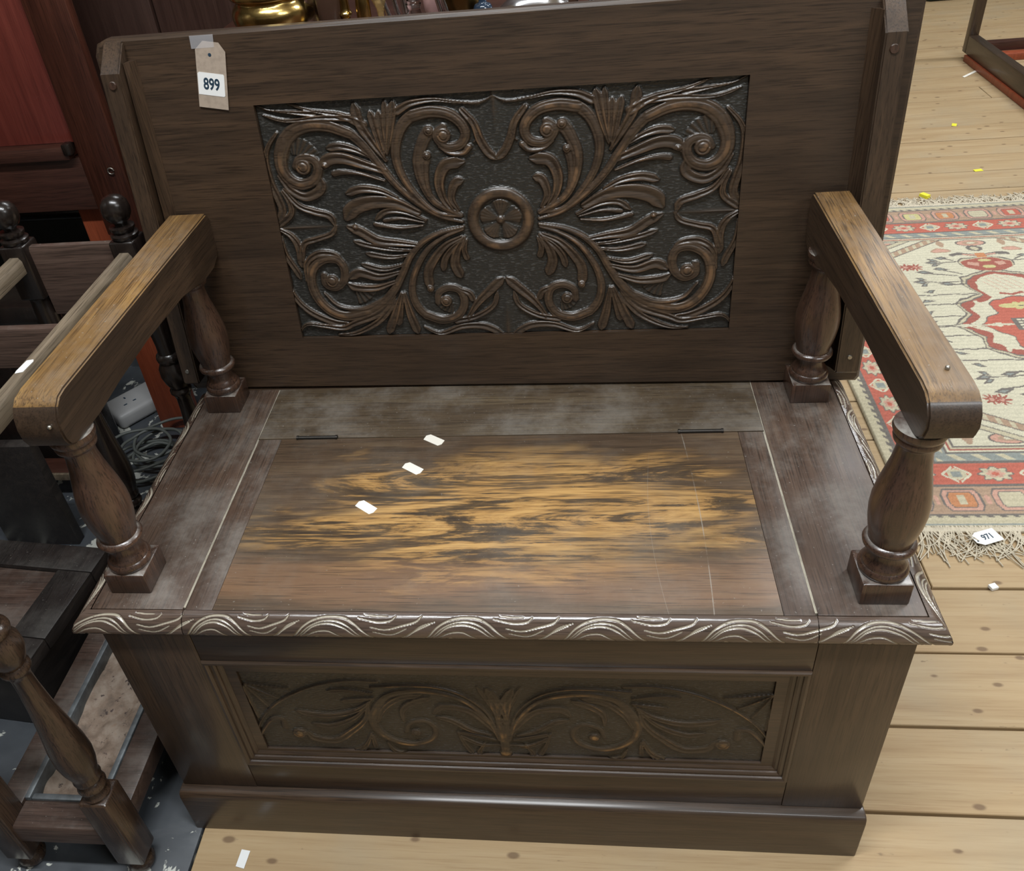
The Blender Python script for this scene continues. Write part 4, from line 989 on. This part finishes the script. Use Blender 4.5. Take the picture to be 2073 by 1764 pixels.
def seg(x, y, a, b, w):
    ax, ay = a; bx_, by_ = b; L2 = (bx_-ax)**2+(by_-ay)**2+1e-12
    t = np.clip(((x-ax)*(bx_-ax)+(y-ay)*(by_-ay))/L2, 0, 1); return (x-ax-t*(bx_-ax))**2+(y-ay-t*(by_-ay))**2 < w*w
def pline(x, y, P, w):
    mk = np.zeros(x.shape, bool)
    for a, b in zip(P[:-1], P[1:]): mk |= seg(x, y, a, b, w)
    return mk
def frame(ex, ey):  # distance inside the edges: ends use ey, sides use ex
    return ex, ey
ex = np.minimum(GX-rx0, rx1-GX); ey = np.minimum(GY-ry0, ry1-GY)
# border coordinate: ends have an extra outer band
EX = ex+.0; EYs = ey
def band(x_a, x_b, y_a, y_b, col):  # ring between two rectangles
    put((ex >= x_a) & (ey >= y_a) & ((ex < x_b) | (ey < y_b)), col)
# ends: [0-.03 cream, line .034, hex band .036-.116, line, red .124-.188, line, blue .196-.222, lines .23-.25, cream]
band(0, .9, 0, .9, TAN)
put((ey > .004) & (ey < .009), BLUE)
wg = .003*np.sign(np.sin((GX+GY)*260)); ex0, ey0 = ex, ey; ex, ey = ex+wg, ey+wg; band(.022, .9, .028, .9, SLATE); ex, ey = ex0, ey0
band(.031, .9, .037, .9, BRN)
hexm = (ey > .036) & (ey < .117) & (ex > .031)
px = ((GX-.8455) % .0985)/.0985; py = (ey-.037)/.08
hx = np.abs(px-.5)*2; hy = np.abs(py-.5)*2
put(hexm & (hx < .80-.25*np.clip(hy-.4, 0, 1)*1.6) & (hy < .84), SLATE)
put(hexm & (hx < .72-.25*np.clip(hy-.4, 0, 1)*1.6) & (hy < .76), PINK)
put(hexm & (hx < .56-.25*np.clip(hy-.3, 0, 1)*1.6) & (hy < .60), SLATE)
idx = np.floor((GX-.8455)/.0985).astype(int) % 4
for q, c_ in enumerate((ORG, TAN, RED, YEL)): put(hexm & (hx < .50-.25*np.clip(hy-.3, 0, 1)*1.6) & (hy < .54) & (idx == q), c_)
put(hexm & (hx < .16) & (hy < .36), TAN); put(hexm & (hx > .90) & (np.abs(hy-.0) < .35) & (hy+ (1-hx)*3 < .5), PINK)
band(.031, .9, .117, .9, SLATE)
band(.036, .9, .124, .9, RED)
# flowers on the red band: along ends and sides
redE = (ey > .124) & (ey < .186) & (ex > .036); redS = (ex > .036) & (ex < .096) & (ey > .124) & ~redE
def flower(u, v, mk):  # u periodic 0..1, v -1..1
    uu = (u-.5)*2; r = np.sqrt((uu*1.9)**2+(v*1.15)**2); th = np.arctan2(v*1.15, uu*1.9)
    put(mk & (r < .80+.12*np.cos(8*th)), SLATE); put(mk & (r < .70+.12*np.cos(8*th)), TAN); put(mk & (r < .42+.08*np.cos(6*th)), PINK); put(mk & (r < .20), RED)
    put(mk & (np.abs(uu) > .76) & (np.abs(v) < .5-(1-np.abs(uu))*1.2+.1), TAN); put(mk & (np.abs(uu) > .86) & (np.abs(v) < .3), BLUE)
    put(mk & (np.abs(np.abs(v)-(np.abs(uu)-.62)*2.2) < .10) & (np.abs(uu) > .62) & (np.abs(uu) < .98), CR)
flower(((GX-.9095) % .155)/.155, (ey-.155)/.031, redE)
flower(((GY-.82) % .148)/.148, (ex-.066)/.030, redS)
band(.096, .9, .188, .9, SLATE)
band(.102, .9, .195, .9, BLUE)
z1 = ((GX+GY) % .05)/.05
put((((ey > .199) & (ey < .219) & (ex > .106)) | ((ex > .106) & (ex < .126) & (ey > .195))) & (np.abs(z1-.5) < .17+.25*np.sin(GX*120)*0), TAN)
band(.132, .9, .222, .9, SLATE); band(.136, .9, .226, .9, CR); band(.142, .9, .232, .9, DRD); band(.146, .9, .236, .9, TAN); band(.152, .9, .242, .9, SLATE); band(.156, .9, .246, .9, CR)
# second narrow cream border with brown rosettes
ns = (ey > .250) & (ey < .292) & (ex > .165)
uu = (((GX-1.297+.12) % .24)/.24-.5)*2; vv = (ey-.271)/.021
r_ = np.sqrt((uu*2.6)**2+vv**2); put(ns & (r_ < .95), SLATE); put(ns & (r_ < .82), PINK); put(ns & (r_ < .5), BRN); put(ns & (r_ < .25), CR)
put(ns & (np.abs(np.abs(uu)-.72) < .07*(1-np.abs(vv))+.03), BRN)
band(.19, .9, .296, .9, CR)
# stepped field octagon with speckled diagonal bands in the corners
diag = (DX-.058)*.62+(DY-.494)
inF = (ex > .16) & (ey > .245)
for a, b, c_ in ((0, .004, SLATE), (.004, .030, BRN), (.030, .034, SLATE), (.034, .055, CR), (.055, .059, SLATE), (.059, .075, TAN), (.075, .079, SLATE)):
    put(inF & (diag > a) & (diag < b) & (DX > .05) & (DY > .25), c_)
put(inF & (diag > .006) & (diag < .028) & (DX > .05) & (np.abs(((DX*40) % 1)-.5) < .2), TAN)
# medallion
def sym(P): return P
x, y_ = DX+wob, DY+wob
yS = DYs
outer = [(0, .283), (.060, .258), (.088, .238), (.094, .195), (.072, .150), (.125, .122), (.150, .098), (.138, .055), (.178, .006), (0, 0)]
def inset_poly(P, d): return [(max(0, px_-d*1.2) if px_ > 0 else 0, py_-d if py_ > .01 else py_) for px_, py_ in P]
for d, c_ in ((-.010, SLATE), (-.006, TAN), (-.001, SLATE), (.002, DRD), (.016, CR)):
    put(poly(x, y_, inset_poly(outer, d)) , c_)
put(poly(x, y_, [(0, .262), (.046, .248), (.062, .236), (.066, .198), (.040, .166), (0, .150)]), CR)
put((np.abs(np.sin(SXs*150+DYs*90)) < .18) & poly(x, y_, [(0, .255), (.044, .240), (.056, .200), (.030, .175), (0, .175)]), PINK)
put(pline(x, y_, [(.028, .158), (0, .150)], .005), DRD)
core = [(0, .138), (.050, .116), (.074, .098), (.066, .056), (.124, .005), (0, 0)]
put(poly(x, y_, inset_poly(core, -.006)), SLATE); put(poly(x, y_, inset_poly(core, -.003)), RED)
put(pline(x, y_, [(.106, .118), (.090, .062), (.138, .010)], .006), CR)
r_ = np.hypot(DX/.050, (DY-.090)/.018); th = np.arctan2(DY-.09, DX); put(r_ < .7+.4*np.abs(np.cos(3*th)), YEL); put(r_ < .15, SLATE)
put((DX < .050) & (DY < .028), SLATE); put((DX < .044) & (DY < .023), CR); put((DX < .044) & (DY < .023) & (((SXs*70) % 1 < .3) | ((DYs*80) % 1 < .35)), SLATE)
put(np.hypot((DX-.088)/.008, (DY-.006)/.004) < 1, CR)
# little top medallion and horned crest
hexo = [(0, .360), (.040, .356), (.068, .338), (.062, .306), (.030, .284), (0, .284)]
for d, c_ in ((-.008, SLATE), (-.004, TAN), (0, DRD)): put(poly(x, y_, inset_poly(hexo, d)) & (DY > .280), c_)
put(np.hypot(DX/.018, (DY-.346)/.008) < 1, YEL); put(np.hypot(DX/.018, (DY-.308)/.010) < 1, YEL); put(poly(x, y_, [(.018, .332), (.048, .340), (.050, .320), (.026, .312)]), PINK)
put(pline(x, y_, [(.0, .372), (.050, .392), (.078, .384)], .0065), SLATE); put(pline(x, y_, [(.0, .374), (.046, .388)], .0035), PINK)
put((DX < .014) & (DY > .364) & (DY < .392), ORG)
put(poly(x, y_, [(0, .400), (.020, .412), (.022, .426), (0, .442)]), SLATE); put(poly(x, y_, [(0, .408), (.010, .416), (.010, .424), (0, .432)]), TAN)
# barbed arms reaching out of the medallion
def leaf(cx, cy, L, h, a=0):
    c, s = math.cos(a), math.sin(a); u = (x-cx)*c+(y_-cy)*s; v = -(x-cx)*s+(y_-cy)*c
    m_ = (np.abs(u)/L+np.abs(v)/h < 1); put(m_, SLATE); put((np.abs(u)/L+np.abs(v)/h < .45), BLUE)
arms_ = [(.080, .345, .150, .340), (.086, .352, .120, .368), (.100, .258, .190, .286), (.090, .272, .140, .300), (.096, .226, .215, .232), (.098, .210, .150, .216), (.090, .160, .290, .158), (.140, .110, .290, .104), (.160, .048, .300, .046), (.18, .004, .300, .000)]
for i, (a, b, c_, d) in enumerate(arms_):
    put(pline(x, y_, [(a, b), (c_, d)], .0026), SLATE)
    leaf(c_-.006, d+.001, .024, .011, .15 if i < 6 else 0)
    if i in (4, 6, 0): leaf(c_-.012, d+.016, .016, .008, .5); leaf(c_-.012, d-.016, .016, .008, -.5)
    if i >= 6: leaf((a+c_)/2+.01, d+.022, .020, .008, -.25); leaf(.285, d+.018, .016, .007)
for (ccx, ccy) in ((.100, .413),):
    put(np.hypot((x-ccx)/.030, (y_-ccy)/.014) < 1, BRN); put(np.hypot((x-ccx)/.024, (y_-ccy)/.010) < 1, PINK)
for (ccx, ccy) in ((.200, .320), (.222, .318)):
    th = np.arctan2(y_-ccy, (x-ccx)); r_ = np.hypot(x-ccx, (y_-ccy)); put(r_ < .016+.007*np.cos(8*th), DRD); put(r_ < .006, PINK)
pts_ = rng.random(sh_); C = C*.78+np.array(srgb(190, 178, 156))*.22; C *= (.82+.22*pts_)[..., None]
C *= (1+.05*np.sin(GY*420))[..., None]
Z = .0075+.0009*rng.random(sh_)+.0012*np.sin(GX*9)*np.sin(GY*7)
Z[0, :] = Z[-1, :] = .001; Z[:, 0] = Z[:, -1] = .001
V = np.stack([GX, GY, Z], -1).reshape(-1, 3)
M_rug, nt, bs = newmat('woven_wool'); at = nt.nodes.new('ShaderNodeAttribute'); at.attribute_name = 'dye'
nt.links.new(at.outputs['Color'], bs.inputs['Base Color']); bs.inputs['Roughness'].default_value = .95; bs.inputs['Specular IOR Level'].default_value = .15
mesh_np('woven_field', V, gridfaces(*sh_), M_rug, RG, smooth=False, col=np.clip(C, 0, 1).reshape(-1, 3))
def fringe(yb, sgn, seed, n, L0, L1):
    r_ = np.random.default_rng(seed); parts = []
    for i in range(n):
        x = rx0+.004+(rx1-rx0-.008)*i/n+r_.normal(0, .003); L = r_.uniform(L0, L1); a = r_.normal(.0, .55)
        k = math.floor(i/9); a += .5*math.sin(k*2.1); b = r_.normal(0, .5)
        P = [(x, yb-sgn*.004, .006), (x+.25*L*math.sin(a), yb+sgn*L*.3, .0045), (x+L*.6*math.sin(a), yb+sgn*L*.62, .003+.002*r_.random()), (x+L*math.sin(a+b*.4), yb+sgn*L*max(.4, math.cos(a*.7+b*.2)), .0022)]
        parts.append(tube_np(catmull(P, 4), np.linspace(.0019, .0012, 13), 4))
    V, F = join_np(parts); return tag(mesh_np('fringe', V, F, M_fringe, RG), kind='stuff')
fringe(ry0, -1, 3, 420, .055, .105); fringe(ry1, 1, 4, 420, .05, .085)
box('fringe_heading', (rx0, rx1), (ry0-.012, ry0+.001), (.0, .0065), M_fringe, RG, .002)
box('fringe_heading', (rx0, rx1), (ry1-.001, ry1+.012), (.0, .0065), M_fringe, RG, .002)
# rug ticket
MT = Matrix.Translation((.8995, .6065, .0125)) @ Matrix.Rotation(.40, 4, 'Z') @ Matrix.Rotation(-math.pi/2, 4, 'X') @ Matrix.Scale(1.22, 4)
TK = empty('rug_ticket', (.8995, .6065, .012), 'white string ticket marked 971 lying on the front fringe of the rug', 'tag')
rot_plate('card', [(-.0140, -.0130), (.0205, -.0145), (.0215, .0125), (-.0105, .0145), (-.0215, .0085), (-.0225, -.0045)][::-1], .0006, MT, M_white, TK)
text('printed_number', '971', .0185, Matrix.Translation((.9015, .6070, .0136)) @ Matrix.Rotation(.34, 4, 'Z') @ Matrix.Scale(.85, 4, (1, 0, 0)), M_ink, TK, bold=.0004)
rot_plate('punched_hole', [(.0018*math.cos(-a*math.pi/5), .0018*math.sin(-a*math.pi/5)) for a in range(10)], .0002, Matrix.Translation((.8800, .5950, .0136)) @ Matrix.Rotation(-math.pi/2, 4, 'X'), M_ink, TK)
V, F = tube_np(catmull([(.882, .595, .0135), (.872, .607, .014), (.851, .612, .013), (.841, .604, .012), (.853, .596, .012), (.872, .602, .013), (.880, .598, .0135)], 8), .0009, 5)
mesh_np('string', V, F, M_fringe, TK)

# ============================================================ RIGHT BACKGROUND
CB = empty('display_case', (1.92, 3.0, 0), 'open dark wood display case frame with red underside, top right corner', 'cabinet')
box('bottom_rail', (1.893, 1.935), (2.55, 3.615), (.028, .106), M_oaky, CB, .003)
box('red_runner', (1.885, 1.925), (2.55, 3.60), (.0, .0275), M_orange, CB, .002)
box('corner_post', (1.893, 1.935), (3.616, 3.655), (.028, 1.0), M_oakz, CB, .003)
box('bottom_rail', (1.936, 2.9), (3.616, 3.655), (.028, .070), M_mahogx, CB, .003)
box('front_runner', (1.97, 2.26), (3.56, 3.614), (.0, .03), M_orange, CB, .003)
box('bottom_rail', (1.936, 2.9), (2.55, 2.59), (.028, .106), M_oakx, CB, .003)
box('bottom_rail', (2.901, 2.94), (2.55, 3.655), (.028, .106), M_oaky, CB, .003)
box('top_rail', (1.893, 1.935), (2.55, 3.655), (1.001, 1.05), M_oaky, CB, .003)
for (x, y_) in ((1.893, 2.509), (2.901, 2.509), (2.901, 3.656)): box('corner_post', (x, x+.041), (y_, y_+.0405), (0, 1.0), M_oakz, CB, .003)
GJ = lathe('glass_jar', [(.05, 0), (.055, .01), (.055, .16), (.045, .19), (.045, .2)], (2.13, 3.18), M_glass, None, 28, 1)
tag(GJ, 'clear glass jar inside the display case frame, at the right border', 'jar')
tag(box('case_label', (2.005, 2.04), (3.155, 3.175), (.0003, .0012), M_white, None, 0), 'small white paper label on the floor inside the display case', 'label').name = 'paper_label'
tag(box('storage_crate', (2.06, 2.42), (4.665, 5.1), (.0, .25), M_teal, None, .03, 4), 'dark teal plastic crate on the floor at the top right', 'crate')
# floor litter
def chip(name, x, y, w_, h_, a, mat, lab, cat, grp=None, th=.0008):
    c, s = math.cos(a), math.sin(a); bm = bmesh.new()
    bm_prism(bm, [(x+c*p*w_-s*q*h_, y+s*p*w_+c*q*h_) for p, q in ((-.5, -.42), (.45, -.5), (.5, .46), (-.46, .5))], 'z', .0001, th)
    return tag(from_bm(name, bm, mat), lab, cat, grp)
chip('paper_scrap', -.409, -.059, .015, .028, -.05, M_white, 'white paper scrap on the boards in front of the bench plinth', 'paper')
for i, (x, y, lb) in enumerate(((1.516, 2.376, 'yellow paper chip on the boards nearest the back fringe of the rug'), (1.586, 2.818, 'yellow paper chip on the boards near the display case corner'), (1.277, 2.178, 'yellow paper chip lying on the back fringe of the rug'))):
    chip('yellow_chip', x, y, .030, .018, .2+i, M_yellow, lb, 'litter', 'yellow chips on the floor', .012 if i == 2 else .001)
chip('white_crumb', .871, .489, .014, .012, .4, M_white, 'white crumb lying in the board joint just in front of the rug fringe', 'litter', None, .006)
chip('wood_sliver', 1.86, 3.42, .14, .014, .75, M_cream, 'pale curled sliver lying against the red edge of the display case', 'litter')
